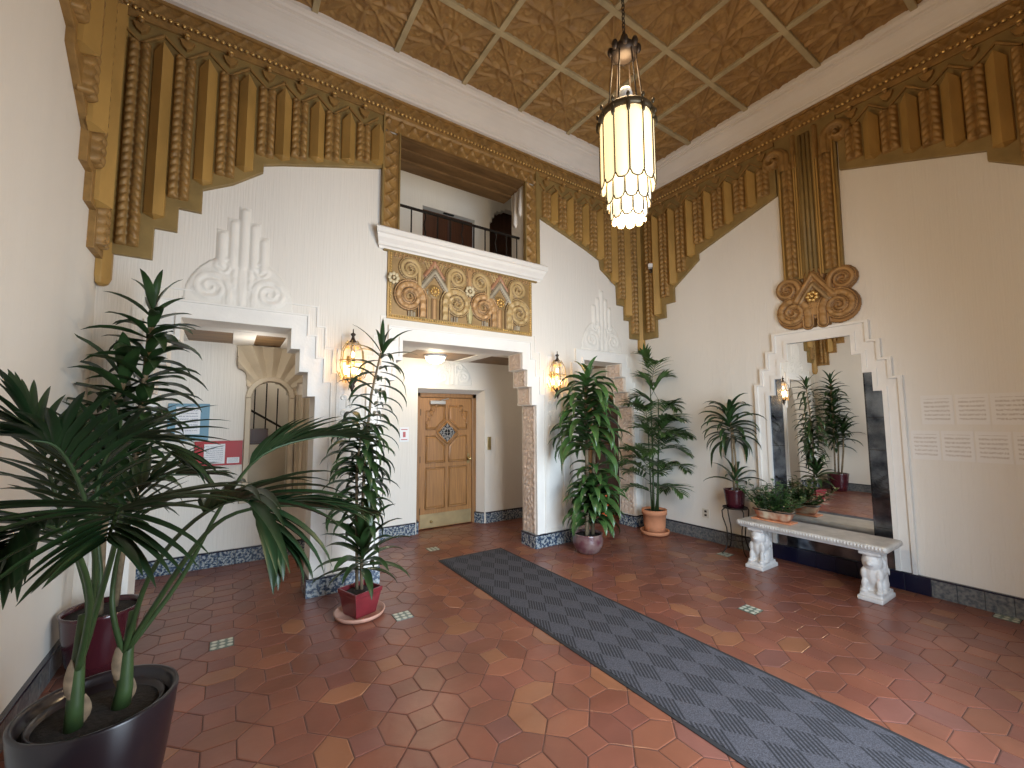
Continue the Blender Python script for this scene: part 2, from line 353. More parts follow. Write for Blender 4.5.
# ================================================================ FLOOR
def make_floor():
    Lc,sq=.288,.138; x0,y0=.887,2.43; g=.0022
    mb=MB(); cols=[]
    pal=[(.225,.080,.048),(.20,.070,.043),(.235,.085,.048),(.19,.066,.044),(.21,.073,.045),(.20,.078,.058),(.27,.11,.055),(.21,.075,.046),(.205,.070,.042)]
    ins=[(1.175,3.294),(3.479,1.854),(4.631,2.718),(.023,3.582),(2.039,4.73),(4.919,.702)]
    ins=[(round((a-x0)/Lc),round((b-y0)/Lc)) for a,b in ins]
    def tile(poly,col,z=0):
        n=len(poly); c=Vector((sum(p[0] for p in poly)/n,sum(p[1] for p in poly)/n))
        a=(random.gauss(0,.003),random.gauss(0,.003))
        def P(p,inset,dz):
            v=Vector(p)-c; l=v.length; v=v*(1-inset/l); q=c+v; return (q.x,q.y,dz+v.x*a[0]+v.y*a[1])
        vs=[P(p,g,-.006) for p in poly]+[P(p,g+.001,-.0015) for p in poly]+[P(p,g+.007,0) for p in poly]
        fs=[(i,(i+1)%n,n+(i+1)%n,n+i) for i in range(n)]+[(n+i,n+(i+1)%n,2*n+(i+1)%n,2*n+i) for i in range(n)]+[tuple(2*n+i for i in range(n))]
        mb.add(vs,fs); cols.extend([col]*len(fs))
    for i in range(-8,18):
        for j in range(-12,12):
            cx,cy=x0+i*Lc,y0+j*Lc
            if cx<-1.1 or cx>5.5 or cy<-.9 or cy>5.75: continue
            h=sq/2; H=Lc/2
            def rc():
                c=random.choice(pal); k=random.uniform(.88,1.12); return tuple(x*k for x in c)
            if (i,j) in ins:
                continue
            tile([(cx-h,cy-h),(cx+h,cy-h),(cx+h,cy+h),(cx-h,cy+h)],rc())
        for j in range(-12,12):
            cx,cy=x0+i*Lc,y0+j*Lc
            if cx<-1.1 or cx>5.5 or cy<-.9 or cy>5.75: continue
            w=(Lc-sq)/2; yy=cy+H
            tile([(cx-h,yy-w),(cx+h,yy-w),(cx+H,yy),(cx+h,yy+w),(cx-h,yy+w),(cx-H,yy)],rc())
            xx=cx+H
            tile([(xx,cy-H),(xx+w,cy-h),(xx+w,cy+h),(xx,cy+H),(xx-w,cy+h),(xx-w,cy-h)],rc())
    o=mb.build('floor','floor'); struct(o)
    at_=o.data.attributes.new('paint','FLOAT_COLOR','FACE')
    at_.data.foreach_set('color',[x for c in cols for x in (*c,1)])
    b=MB().box((-1.3,-1.2,-.06),(5.6,6.4,-.003)); struct(b.build('floor','grout'))
    mt=mat('insert_tile',(.32,.34,.26),.3,coat=.2); N,L,bb=nodes(mt)
    tc=N.new('ShaderNodeTexCoord'); v=N.new('ShaderNodeTexVoronoi'); v.inputs['Scale'].default_value=22; L.new(tc.outputs['Object'],v.inputs['Vector'])
    v.inputs['Randomness'].default_value=.15
    r=N.new('ShaderNodeValToRGB'); r.color_ramp.elements[0].color=(.55,.55,.45,1); r.color_ramp.elements[1].color=(.09,.13,.10,1); r.color_ramp.elements[0].position=.25; r.color_ramp.elements[1].position=.5
    r.color_ramp.interpolation='EASE'; L.new(v.outputs['Distance'],r.inputs[0]); L.new(r.outputs[0],bb.inputs['Base Color'])
    labs=['by the red pot','between the rug and the stone bench','under the plant stand','left in the hall arch','in front of the oak door','near the wall with papers']
    for k,(i,j) in enumerate(ins):
        cx,cy=x0+i*Lc,y0+j*Lc
        t=MB().box((-.066,-.066,-.004),(.066,.066,.0005)).build('floor_insert',mt,bevel=.002); t.location=(cx,cy,0)
        struct(t)
make_floor()
# ================================================================ WALLS
ARCH=[ # centre, half-widths at steps (z, half)
 (0.04,[(2.285,.375),(2.11,.447),(1.915,.515),(1.705,.578)]),
 (2.115,[(2.28,.72),(2.08,.787),(1.88,.850),(1.665,.918)]),
 (4.17,[(2.265,.352),(2.08,.422),(1.875,.495),(1.675,.578)])]
HZ=3.4
def open_back(u,z):
    for c,st in ARCH:
        a=abs(u-c)
        for k,(zt,hw) in enumerate(st):
            if a<hw and z<zt: return True
    if 1.32<u<2.89 and 3.39<z<4.38: return True
    return False
us=[-1.3,5.6,1.32,2.89]; zs=[0,5.1,3.39,4.38]
for c,st in ARCH:
    for z,h in st: us+=[c-h,c+h]; zs.append(z)
TH=.27
wb=cellwall(us,zs,lambda u,z: not open_back(u,z),0,-TH,WB)
struct(wb.build('wall_back','plaster'))
struct(MB().box((XL-.2,YF-.2,0),(XL,YB,5.1)).build('wall_left','plaster'))
struct(MB().box((XR,YF-.2,0),(XR+.2,YB,5.1)).build('wall_right','plaster'))
WF=lambda u,z,d:(u,YF+d,z)
def open_front(u,z): return 1.05<u<3.15 and z<2.75
struct(cellwall([XL-.2,XR+.2,1.05,3.15],[0,5.1,2.75],lambda u,z: not open_front(u,z),0,-.2,WF).build('wall_front','plaster'))
# arch mouldings of front wall (stepped plaster outlines)
def steps(c,st,off,offz,zb=.16):
    """right-hand stepped outline, from bottom to top, then mirrored"""
    pts=[]; n=len(st)
    r=[]
    r.append((st[-1][1]+off,zb))
    for k in range(n-1,-1,-1):
        r.append((st[k][1]+off,st[k][0]+offz))
        if k>0: r.append((st[k-1][1]+off,st[k][0]+offz))
    return [(c+a,z) for a,z in r]+[(c-a,z) for a,z in reversed(r)]
def band(c,st,o1,z1,o2,z2,d0,d1,W,zb=.16,mb=None):
    """raised ribbon between two stepped outlines"""
    mb=mb or MB(); A=steps(c,st,o1,z1,zb); B=steps(c,st,o2,z2,zb); n=len(A)
    for i in range(n-1):
        q=[A[i],A[i+1],B[i+1],B[i]]
        mb.poly(W,q,d0,d1)
    return mb
for c,st in ARCH:
    lim=1
    mb=band(c,st,0,0,.033,.035,0,.03,WB)
    band(c,st,.033,.035,.125,.125,0,.014,WB,mb=mb)
    band(c,st,.125,.125,.140,.140,0,.026,WB,mb=mb)
    if c<4: band(c,st,.20,.215,.213,.228,0,.01,WB,mb=mb)
    if c>4:   # clip at the corner
        mb.v=[(min(x,XR-.002),y,z) for x,y,z in mb.v]
    mb.v=[(max(x,XL+.002),y,z) for x,y,z in mb.v]
    struct(mb.build('trim_1','white_trim'))
# hall behind
HC=2.33
def open_hall(u,z):
    cx,zs_,r=.38,1.745,.185
    if abs(u-cx)<r and .655<z<zs_: return True
    if z>=zs_ and math.hypot(u-cx,z-zs_)<r: return True
    if 2.1<u<3.15 and z<1.93: return True
    return False
us=[-1.3,5.3,.195,.565,2.1,3.15]+[.195+.37*i/22 for i in range(23)]; zs=[0,2.6,.655,1.93]+[1.745+.185*i/11 for i in range(12)]
struct(cellwall(us,zs,lambda u,z: not open_hall(u,z),0,-.15,WH).build('wall_hall','plaster'))
struct(MB().box((-1.3,YB+TH,0),(-1.1,5.45,2.6)).build('wall_hall_left','plaster'))
def open_e(u,z): return 4.55<u<5.22 and z<1.83
struct(cellwall([YB+TH,5.6,4.55,5.22],[0,2.6,1.83],lambda u,z: not open_e(u,z),0,-.15,WE).build('wall_hall_right','plaster'))
struct(MB().box((-1.3,YB+TH,HC),(5.3,5.6,HC+.06)).build('ceiling','plaster'))
# hall ceiling brown panels between white beams
mb=MB()
xs=[(-.95,.56-.1),(.78,1.75),(1.98,2.95),(3.2,4.1),(4.32,5.0)]
xs=[(-.95,-.45),(-.38,.0),(.19,.45),(1.1,1.62),(1.80,2.62),(2.82,3.55),(3.75,4.35),(4.5,5.02)]
for a,b in xs:
    mb.box((a,4.72,HC-.006),(b,5.43,HC+.01))
struct(mb.build('trim_2','hallbrown',bevel=.004))
mb=MB()
for a,b in [(-.45,-.38),(.0,.19),(.45,1.1),(1.62,1.80),(2.62,2.82),(3.55,3.75),(4.35,4.5)]:
    mb.box((a,4.60,HC-.014),(b,5.45,HC+.01))
mb.box((-1.1,4.45,HC-.012),(5.05,4.72,HC+.01))
struct(mb.build('trim_3','white_trim',bevel=.004))
# rooms beyond: stair space behind niche, closet behind east door, recess of the oak door
struct(MB().box((-.3,6.25,0),(1.3,6.35,2.6)).build('wall_stair','plaster'))
struct(MB().box((-.3,5.6,2.5),(1.3,6.3,2.56)).box((-.36,5.6,0),(-.3,6.3,2.5)).box((1.3,5.6,0),(1.36,6.3,2.5)).build('wall_stair_side','plaster'))
struct(MB().box((5.9,4.3,0),(5.96,5.6,2.5)).box((5.2,4.3,0),(5.9,4.36,2.5)).box((5.2,5.5,0),(5.9,5.56,2.5)).box((5.2,4.3,2.5),(5.9,5.56,2.56)).build('wall_closet','darkwood'))
# door recess (splayed white reveal)
mb=MB()
def quad(a,b,c,d): mb.add([a,b,c,d],[(0,1,2,3)])
o=(2.10,3.15,1.93); i_=(2.14,3.075,1.87); y0,y1=5.45,5.62
quad((o[0],y0,0),(i_[0],y1,0),(i_[0],y1,i_[2]),(o[0],y0,o[2])); quad((o[1],y0,0),(i_[1],y1,0),(i_[1],y1,i_[2]),(o[1],y0,o[2])); quad((o[0],y0,o[2]),(i_[0],y1,i_[2]),(i_[1],y1,i_[2]),(o[1],y0,o[2]))
struct(mb.build('trim_4','plaster',solid=.01))
struct(MB().box((2.0,5.68,0),(3.3,5.74,2.1)).build('wall_door_back','black'))
# ---------------------------------------------------------------- baseboards
def baseboard(name,W,runs,zt=.155,t=.022,m='tile',tw=.15):
    for (a,b) in runs:
        mb=MB(); n=max(1,int(round((b-a)/tw))); w=(b-a)/n
        for k in range(n): mb.fbox(W,a+k*w+.0012,a+(k+1)*w-.0012,.0,zt-.014,-.01,t)
        o=struct(mb.build(name,m,bevel=.002))
        struct(MB().fbox(W,a-.0,b+.0,zt-.014,zt,-.01,t+.004).build(name,'tiledark',bevel=.003))
J=[]
for c,st in ARCH: J+= [c-st[-1][1],c+st[-1][1]]
baseboard('baseboard_back',WB,[(XL,J[0]),(J[1]-.022,J[2]+.022),(J[3]-.022,J[4]+.022),(J[5]-.022,XR)])
baseboard('baseboard_left',WL,[(YF,YB)],m='tile_r')
baseboard('baseboard_right',WR,[(2.47,YB)],m='tile_r'); baseboard('baseboard_right',WR,[(YF,1.12)],m='tile_r'); baseboard('baseboard_right',WR,[(1.12,2.47)],m='navy',tw=.17)
for j,x in enumerate(J):
    s=-1 if j%2 else 1   # jamb faces
    W=(lambda u,z,d,x=x,s=s:(x+s*d,u,z))
    baseboard('baseboard_jamb',W,[(YB,YB+TH)])
baseboard('baseboard_hall',WH,[(-1.1,2.09),(3.16,5.05)])
baseboard('baseboard_recess',lambda u,z,d:(3.13-(u-5.45)*.45-d,u,z),[(5.455,5.60)])
baseboard('baseboard_recess',lambda u,z,d:(2.12+(u-5.45)*.2+d,u,z),[(5.455,5.60)])
# ================================================================ CEILING
H=5.0; CX0,CX1,CY0,CY1=-.59,4.755,-.12,3.735; P_=.7145
struct(MB().box((XL-.2,YF-.2,H+.03),(XR+.2,YB+.3,H+.12)).build('ceiling','ceiltile'))
def tile_relief():
    R=Relief(-P_/2,P_/2,-P_/2,P_/2,.0105); h=.034
    for k in range(8):
        a=k*PI/4; L=.33*(1.38 if k%2 else 1)
        p=[(cos(a)*.1,sin(a)*.1),(cos(a)*L,sin(a)*L)]
        R.stroke(p,[.018,.034] if k%2==0 else [.014,.03],h,groove=.5)
        for s in (-1,1):
            b=a+s*.39
            R.stroke([(cos(a+s*.25*t)*(.13+.22*t)+0,sin(a+s*.25*t)*(.13+.22*t)) for t in np.linspace(0,1,7)],[.016]*7,h*.7,groove=.45)
            if k%2:
                R.spiral(cos(a+s*.24)*.365,sin(a+s*.24)*.365,.065,s,h=.02,w=.3,turns=1.3)
            else:
                R.spiral(cos(a+s*.30)*.26,sin(a+s*.30)*.26,.05,-s,h=.018,w=.32,turns=1.2)
    R.disc(0,0,.125,.014); R.disc(0,0,.115,.05,petals=8); R.disc(0,0,.03,.05)
    d=np.hypot(R.U,R.Z); R.h=np.where(abs(d-.135)<.012,np.maximum(R.h,.026),R.h)
    e=np.maximum(abs(R.U),abs(R.Z)); R.h=np.where(e>P_/2-.045,np.maximum(R.h,.012+.0*e),R.h)
    R.h=np.maximum(R.h,.004*np.sin(R.U*150)*np.sin(R.Z*130)+.003)
    return R
WC=lambda u,z,d:(u,z,-d)
t0=None
nx=8; ny=6
for i in range(nx):
    for j in range(ny):
        cx=CX1-P_*(i+.5); cy=CY1-P_*(j+.5)
        if cx<CX0-.2 or cy<CY0-.3: continue
        if t0 is None:
            t0=tile_relief().build('ceiling',"ceiltile",WC); o=t0
        else:
            o=t0.copy(); COL.objects.link(o)
        o.location=(cx,cy,H+.028); struct(o)
mb=MB()
for i in range(1,nx): mb.box((CX1-P_*i-.026,YF,H-.012),(CX1-P_*i+.026,CY1,H+.035))
for j in range(1,ny): mb.box((XL,CY1-P_*j-.026,H-.016),(CX1,CY1-P_*j+.026,H+.035))
struct(mb.build('trim_5','ceilrib',bevel=.006))
# cornice profile (d,z) swept around the room
prof=[(.0,4.742),(.085,4.748),(.095,4.765),(.095,4.782),(.11,4.79),(.118,4.81),(.13,4.83),(.165,4.865),(.215,4.905),(.25,4.925),(.255,4.95),(.285,4.955),(.295,4.975),(.325,4.985),(.33,5.03)]
def sweep_room(prof,name,m,kx=.72):
    mb=MB(); rings=[]
    for (x,y,sx,sy) in ((XL,YF,1,1),(XR,YF,-1,1),(XR,YB,-1,-1),(XL,YB,1,-1)):
        rings.append([(x+sx*d*kx,y+sy*d,z) for d,z in prof])
    n=len(prof); vs=[p for r in rings for p in r]; fs=[]
    for k in range(4):
        a=k*n; b=((k+1)%4)*n
        for i in range(n-1): fs.append((a+i,b+i,b+i+1,a+i+1))
    mb.add(vs,fs); return struct(mb.build(name,m))
sweep_room(prof,'trim_6','cornice')
sweep_room([(0,4.565),(.03,4.57),(.035,4.60),(.05,4.612),(.05,4.625),(.04,4.63)],'trim_7','brown',1)
sweep_room([(0,4.720),(.048,4.722),(.052,4.745),(0,4.75)],'trim_7','brown',1)
# frieze relief between bead and cornice
def frieze(W,u0,u1,name,z0=4.625,z1=4.765):
    R=Relief(u0,u1,z0,z1,.0115); 
    t=(R.U/.136)%1; s=(R.Z-z0)/(z1-z0)
    zig=np.abs(2*t-1); d=np.abs(s-.12-.76*zig)
    h=.014*np.exp(-(d/.11)**2)+.009*np.exp(-((np.hypot((t-.5)*1.4,(s-.25)))/.16)**2)+.009*np.exp(-((np.hypot(np.minimum(t,1-t)*1.4,(s-.8)))/.16)**2)
    R.h=h+.022
    R.h=np.where((s>.86)|(s<.05),.026,R.h)
    return struct(R.build(name,'brown',W))
frieze(WB,XL,XR,'trim_8'); frieze(WR,YF,YB,'trim_8'); frieze(WL,YF,YB,'trim_8')
def beads(W,pts,r,name,parent=None,m='gold'):
    mb=MB()
    for u,z,d in pts: mb.ball(W(u,z,d),r,6,4)
    return mb.build(name,m,parent,smooth=True)
for W,a,b in ((WB,XL,XR),(WR,YF,YB),(WL,YF,YB)):
    struct(beads(W,[(a+.02+k*.042,4.598,.052) for k in range(int((b-a)/.042))],.0155,'trim_9'))
# ================================================================ VALANCES
def garland(W,u,z0,z1,parent,d0=.05):
    R=Relief(u-.068,u+.068,z0,z1,.0095); x=(R.U-u)*.8; s=np.sign(x); a=np.abs(x)
    ph=(R.Z*1.0+a*.9)/.062; t=ph%1
    body=np.sqrt(np.clip(1-((a-.027)/.026)**2,0,1))
    h=.042*body*(.40+.60*np.sqrt(np.clip(1-(2*t-1)**2*.98,0,1)))
    R.h=h-.002; R.h[:,0]=-.03; R.h[:,-1]=-.03; R.h[:,1]*=.7; R.h[0,:]=-.03; R.h[-1,:]=-.03
    return R.build('leaf_garland','brown',W,parent,d0=d0)
def prism(W,u,z0,z1,parent,w=.062,d=.085,d0=.035,m='tan',name='prism_moulding',point=True):
    mb=MB(); tip=.07
    def ring(z,zc,k=1): return [W(u-w,z,d0),W(u-w*.92,z,d0+d*.3*k),W(u,zc,d0+d*k),W(u+w*.92,z,d0+d*.3*k),W(u+w,z,d0)]
    a=ring(z0,z0-.015); b=ring(z1-tip,z1-tip*.2); 
    mb.add(a+b+[W(u,z1,d0),W(u,z0-.03,d0)],[(0,1,6,5),(1,2,7,6),(2,3,8,7),(3,4,9,8),(5,6,10),(6,7,10),(7,8,10),(8,9,10),(0,11,1),(1,11,2),(2,11,3),(3,11,4)])
    return mb.build(name,m,parent)
def canopy(W,u,z,parent,hw=.136):
    """gable hood and small drop ornament above each garland"""
    mb=MB()
    for s in(-1,1):
        mb.poly(W,[(u,z-.02),(u+s*.018,z-.02),(u+s*hw,z+.085),(u+s*hw,z+.11)],.03,.062)
    mb.poly(W,[(u-.05,z+.12),(u+.05,z+.12),(u+.03,z+.07),(u,z+.045),(u-.03,z+.07)],.03,.075)
    mb.ball(W(u,z+.13,.085),.02,8,5)
    o=mb.build('hood','brown',parent,bevel=.003)
    MB().ball(W(u,z+.142,.095),.0115,8,5,sc=(1.7,1.7,.8)).build('gilt_drop','gold',parent,smooth=True)
def valance(name,label,W,u_edge,s,poly,gar,prs,top=4.36,clip=None,bk='olive',low=0):
    """poly: outline (u,z) in real wall coords"""
    t=thing(name,label,'ornament',W(u_edge,poly[0][1],0))
    MB().poly(W,poly,-.01,.038).build('backing',bk,t,bevel=.004)
    MB().poly(W,[(u_edge,4.57),(u_edge,4.52),(clip,4.52),(clip,4.57)],.03,.058).build('upper_band','brown',t,bevel=.003)
    for u,z in gar: garland(W,u,z-low,top-.02,t); canopy(W,u,top,t)
    for u,z in prs: prism(W,u,z-low*.6,top+.02,t)
    return t
top=4.575
polyL=[(XL,top),(XL,2.695),(-.525,2.695),(-.525,2.94),(-.39,2.94),(-.39,3.13),(-.247,3.13),(-.247,3.32),(-.05,3.43),(.157,3.60),(.157,3.665),(.315,3.722),(.468,3.768),(.694,3.838),(.95,3.915),(1.165,3.98),(1.165,top)]
gl=[(-.67,2.76),(-.396,3.19),(-.111,3.465),(.163,3.73),(.417,3.80),(.689,3.88),(.967,3.965)]
pr=[(-.53,3.03),(-.25,3.38),(.02,3.58),(.29,3.77),(.56,3.85),(.83,3.93),(1.10,4.01)]
tb=valance('carved_valance','brown stepped valance of leaf garlands on back wall left of the balcony',WB,XL,1,polyL,gl,pr,clip=1.165)
polyR=[(XR,top),(3.09,top),(3.09,4.0),(3.6,3.85),(3.9,3.755),(4.14,3.665),(4.165,3.545),(4.465,3.36),(4.475,3.09),(4.615,3.09),(4.615,2.89),(4.725,2.89),(4.725,2.635),(XR,2.635)]
glR=[(4.795,2.70),(4.536,3.17),(4.27,3.51),(4.0,3.75),(3.73,3.84),(3.46,3.92),(3.20,4.0)]
prR=[(4.665,2.96),(4.40,3.40),(4.135,3.69),(3.865,3.82),(3.595,3.90),(3.33,3.98)]
valance('carved_valance','brown stepped valance on back wall between balcony and right corner',WB,XR,-1,polyR,glR,prR,clip=3.09)
polyS=[(YB,top),(YB,2.63),(3.752,2.63),(3.752,2.882),(3.605,2.882),(3.605,3.07),(3.46,3.07),(3.46,3.268),(3.085,3.535),(3.085,3.62),(2.6,3.79),(2.12,3.955),(2.12,top)]
glS=[(3.84,2.71),(3.585,3.16),(3.32,3.44),(3.054,3.73),(2.79,3.83),(2.52,3.92),(2.25,3.99)]
prS=[(3.72,2.95),(3.455,3.32),(3.18,3.62),(2.925,3.77),(2.66,3.86),(2.39,3.95)]
valance('carved_valance','brown stepped valance on right wall between the corner and the tall pilaster',WR,YB,-1,polyS,glS,prS,clip=2.12)
mir=lambda L:[(3.66-u,z) for u,z in L]
pS2=mir(polyS); 
valance('carved_valance','brown stepped valance on right wall above the taped papers',WR,YF,1,list(reversed(pS2)),mir(glS),mir(prS),clip=1.54)
valance('carved_valance','brown stepped valance on left wall reaching the back left corner',WL,YB,-1,polyS,glS,prS,clip=2.12,bk='brown',low=.05)
valance('carved_valance','brown valance on left wall above the camera',WL,YF,1,list(reversed(pS2)),mir(glS),mir(prS),clip=1.54)
MB().poly(WL,[(2.12,top),(1.54,top),(1.54,3.96),(2.12,3.96)],-.01,.05).build('carved_valance','olive',None,bevel=.004)
tag(bpy.data.objects['carved_valance.006'] if 'carved_valance.006' in bpy.data.objects else COL.objects[-1],'plain brown centre block joining both left wall valances','ornament')
# corner drops
def corner_drop(x,y,sx,label,zb):
    t=thing('corner_drop',label,'ornament',(x,y,zb))
    mb=MB(); r=.075
    r=.062; P=[(x,y),(x+sx*r*1.3,y),(x+sx*r*1.25,y-r*.55),(x+sx*r*.55,y-r*1.25),(x,y-r*1.3)]
    n=len(P); c=(x+sx*.02,y-.02)
    def ring(z,k): return [(c[0]+(a-c[0])*k,c[1]+(b-c[1])*k,z) for a,b in P]
    A=ring(top,1)+ring(zb+.06,1)+ring(zb+.015,.75)+ring(zb,.35)
    fs=[(a*n+i,a*n+(i+1)%n,(a+1)*n+(i+1)%n,(a+1)*n+i) for a in range(3) for i in range(n)]+[tuple(range(n-1,-1,-1)),tuple(3*n+i for i in range(n))]
    mb.add(A,fs).build('corner_prism','tan',t,bevel=.004)
    return t
corner_drop(XR,YB,-1,'long tan corner drop ending in a blunt point in right back corner',2.43)
corner_drop(XL,YB,1,'long tan corner drop ending in a blunt point in left back corner',2.45)
# ================================================================ BALCONY
def zig(u0,u1,z0,z1,vert,d0=0.0):
    R=Relief(u0,u1,z0,z1,.0095)
    if vert: t=(R.Z/.135)%1; s=(R.U-u0)/(u1-u0)
    else: t=(R.U/.135)%1; s=(R.Z-z0)/(z1-z0)
    d=np.abs(s-.22-.56*np.abs(2*t-1))
    h=.02*np.exp(-(d/.10)**2)+.013*np.exp(-((np.hypot((t-.5)*1.2,(s-.35)))/.13)**2)+.013*np.exp(-((np.hypot(np.minimum(t,1-t)*1.2,(s-.68)))/.13)**2)
    h+=.022*((s<.09)|(s>.91)); R.h=h+.022+d0; return R
t=thing('balcony_surround','brown zigzag carved frame around the balcony opening','ornament',(2.11,YB,3.39))
zig(1.17,1.32,3.37,4.38,True).build('side_frame','brown',WB,t); zig(2.89,3.04,3.37,4.38,True).build('side_frame','brown',WB,t); zig(1.17,3.04,4.38,4.56,False).build('top_frame','brown',WB,t)
for a_,b_,c_ in ((1.155,1.172,4.56),(1.318,1.334,4.39),(2.876,2.892,4.39),(3.038,3.09,4.56)): MB().fbox(WB,a_,b_,3.37,c_,0,.058).build('edge_fillet','olive',t,bevel=.003)
# brown stepped soffit behind opening
struct(MB().box((1.32,YB-.02,4.365),(2.89,YB+.12,4.40)).box((1.32,YB+.12,4.345),(2.89,YB+TH,4.40)).box((1.32,YB+TH,4.32),(2.89,YB+.45,4.40)).build('trim_10','hallbrown'))
# right side pier with two white drops
t=thing('balcony_ledge','white moulded ledge projecting under the balcony','ledge',(2.13,YB,3.17))
pf=[(.0,3.17),(.02,3.17),(.03,3.19),(.05,3.20),(.055,3.225),(.085,3.26),(.095,3.29),(.115,3.30),(.12,3.345),(.105,3.36),(0,3.36)]
mb=MB(); a,b=1.155,3.105; n=len(pf)
vs=[WB(a-d*.5,z,d) for d,z in pf]+[WB(b+d*.5,z,d) for d,z in pf]
mb.add(vs,[(i,(i+1)%n,n+(i+1)%n,n+i) for i in range(n)]+[tuple(range(n-1,-1,-1)),tuple(range(n,2*n))])
mb.build('ledge_moulding','white_trim',t)
MB().box((1.20,YB-.02,3.352),(3.05,YB+TH,3.392)).build('ledge_top','white_trim',t)
MB().fbox(WB,1.19,3.06,3.155,3.172,0,.028).build('lower_fillet','olive',t)  # olive fillet running under the ledge moulding
# railing
t=thing('balcony_railing','black iron railing standing on the white balcony ledge','railing',(2.1,YB+.1,3.39))
yr=YB+.10
def hbar(z,r=.011): return MB().box((1.325,yr-r,z-r),(2.888,yr+r,z+r))
hbar(3.72,.011).build('top_rail','iron',t); hbar(3.44,.008).build('bottom_rail','iron',t)
for k in range(11):
    x=1.36+k*.149
    if k in (2,5,8): MB().tube([(x,yr,3.39),(x+.01,yr,3.5),(x-.012,yr,3.58),(x+.01,yr,3.66),(x,yr,3.72)],.008,6).build('baluster','iron',t)
    else: MB().tube([(x,yr,3.39),(x,yr,3.72)],.008,6).build('baluster','iron',t)
# balcony room
struct(MB().box((1.0,YB+TH,3.30),(4.2,5.5,3.39)).build('floor','plaster'))
struct(MB().box((1.26,YB+TH,3.39),(1.32,5.46,5.0)).build('wall_balcony_left','plaster'))
BZ=lambda u,z,d:(u,5.4-d,z)
def ob(u,z): return (2.12<u<2.94 and z<4.47) or (3.20<u<4.0 and (z<4.4 or math.hypot(u-3.6,z-4.4)<.4))
struct(cellwall([1.26,2.12,2.94]+[3.2+.04*i for i in range(21)]+[4.3],[3.39,4.47,5.1]+[4.4+.04*i for i in range(11)],lambda u,z: not ob(u,z),0,-.12,BZ).build('wall_balcony_back','plaster'))
struct(MB().box((1.0,YB+TH,5.0),(4.3,6.2,5.06)).build('ceiling','plaster'))
struct(MB().box((4.25,YB+TH,3.39),(4.3,5.5,5.0)).box((3.0,6.0,3.39),(4.3,6.05,5.0)).build('wall_balcony_right','plaster'))
struct(MB().box((3.05,5.56,3.39),(4.25,5.60,5.0)).build('arch_dark_panel','darkwood'))  # dark panel added behind the arch to darken it and shut out the sky
t=thing('double_door','dark wooden panelled double door at the back of the balcony','door',(2.53,5.45,3.39))
for s in (0,1):
    x0=2.13+s*.40
    l=MB().box((x0,5.44,3.39),(x0+.395,5.475,4.44)).build('door_leaf','darkwood',t,bevel=.003)
    mb=MB()
    for a,b in ((0.04,.18),(.215,.355)):
        for c_,d_ in ((3.45,3.85),(3.92,4.38)): mb.box((x0+a,5.432,c_),(x0+b,5.442,d_))
    mb.build('panel','darkwood',t,bevel=.004)
MB().tube([(2.47,5.43,4.47),(2.50,5.43,4.55),(2.53,5.43,4.60),(2.56,5.43,4.55),(2.59,5.43,4.47)],.01,6).ball((2.53,5.43,4.61),.018,8,5).box((2.45,5.42,4.455),(2.61,5.45,4.47)).build('crest','iron',t)
# white pier with two pendant drops at the right side of the opening
t=thing('pendant_relief','two white pendant drops on the pier right of the balcony railing','ornament',(2.88,YB+.1,3.9))
for y_,zb in ((YB+.06,3.98),(YB+.17,3.88)):
    MB().tube([(2.885,y_,4.33),(2.878,y_,zb+.12),(2.878,y_,zb+.04),(2.885,y_,zb)],[.02,.024,.026,.006],8).build('pendant','white_trim',t,smooth=True)
# ================================================================ SCROLL PANEL
t=thing('scroll_frieze','gilded relief panel of spiral scrolls and rosettes under the balcony ledge','ornament',(2.11,YB,2.49))
u0,u1,z0,z1=1.235,2.985,2.487,3.165; Wd=u1-u0; Hg=z1-z0
MB().fbox(WB,u0,u1,z0,z1,-.01,.02).build('panel_frame','scroll',t,bevel=.003)
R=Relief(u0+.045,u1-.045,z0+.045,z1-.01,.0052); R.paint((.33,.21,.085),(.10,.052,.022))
och=(.52,.36,.16); ora=(.48,.28,.12); gry=(.40,.34,.24)
for q_,(cx,hd) in enumerate(((.125,1),(.425,-1),(.61,1),(.885,-1))):
    R.spiral(u0+Wd*cx,z0+.240,.200,hd,h=.036,w=.30,stem=z0+.04,turns=2.15,ribs=75,base=.004,wmin=.06,ribh=.3,col=och if q_%2 else ora)
    for e_ in (1.0,): 
        x=u0+Wd*cx+hd*.085
        for k in range(3): R.stroke([(x-hd*(k*.03+.03),z0+.05),(x-hd*(k*.03+.03),z0+.085+.01*k)],.013,.012,col=gry)
for cx,hd in ((.125,1),(.425,-1),(.585,1),(.875,-1)):
    R.spiral(u0+Wd*cx,z0+.520,.142,hd,h=.03,w=.29,stem=z0+.36,turns=2.2,base=.002,col=och)
for cx in (.278,.735):
    x=u0+Wd*cx
    R.stroke([(x-.14,z0+.36),(x,z0+.545),(x+.14,z0+.36)],.034,.026,base=.006,col=gry); R.stroke([(x-.10,z0+.49),(x,z0+.64),(x+.10,z0+.49)],.026,.022,col=(.44,.22,.12))
    for k in range(-3,4): R.stroke([(x+k*.035,z0+.64),(x+k*.014,z0+.50)],.014,.014,col=och)
    R.disc(x,z0+.33,.075,.024); R.stroke([(x,z0+.24),(x,z0+.04)],.035,.02,col=ora)
for cx in (.515,):
    R.stroke([(u0+Wd*cx,z0+.06),(u0+Wd*cx,z0+.15),(u0+Wd*cx,z0+.24)],[.03,.045,.01],.025,groove=0,col=(.5,.42,.2)); R.stroke([(u0+Wd*cx,z0+.3),(u0+Wd*cx,z0+.62)],[.02,.05],.014,col=ora)
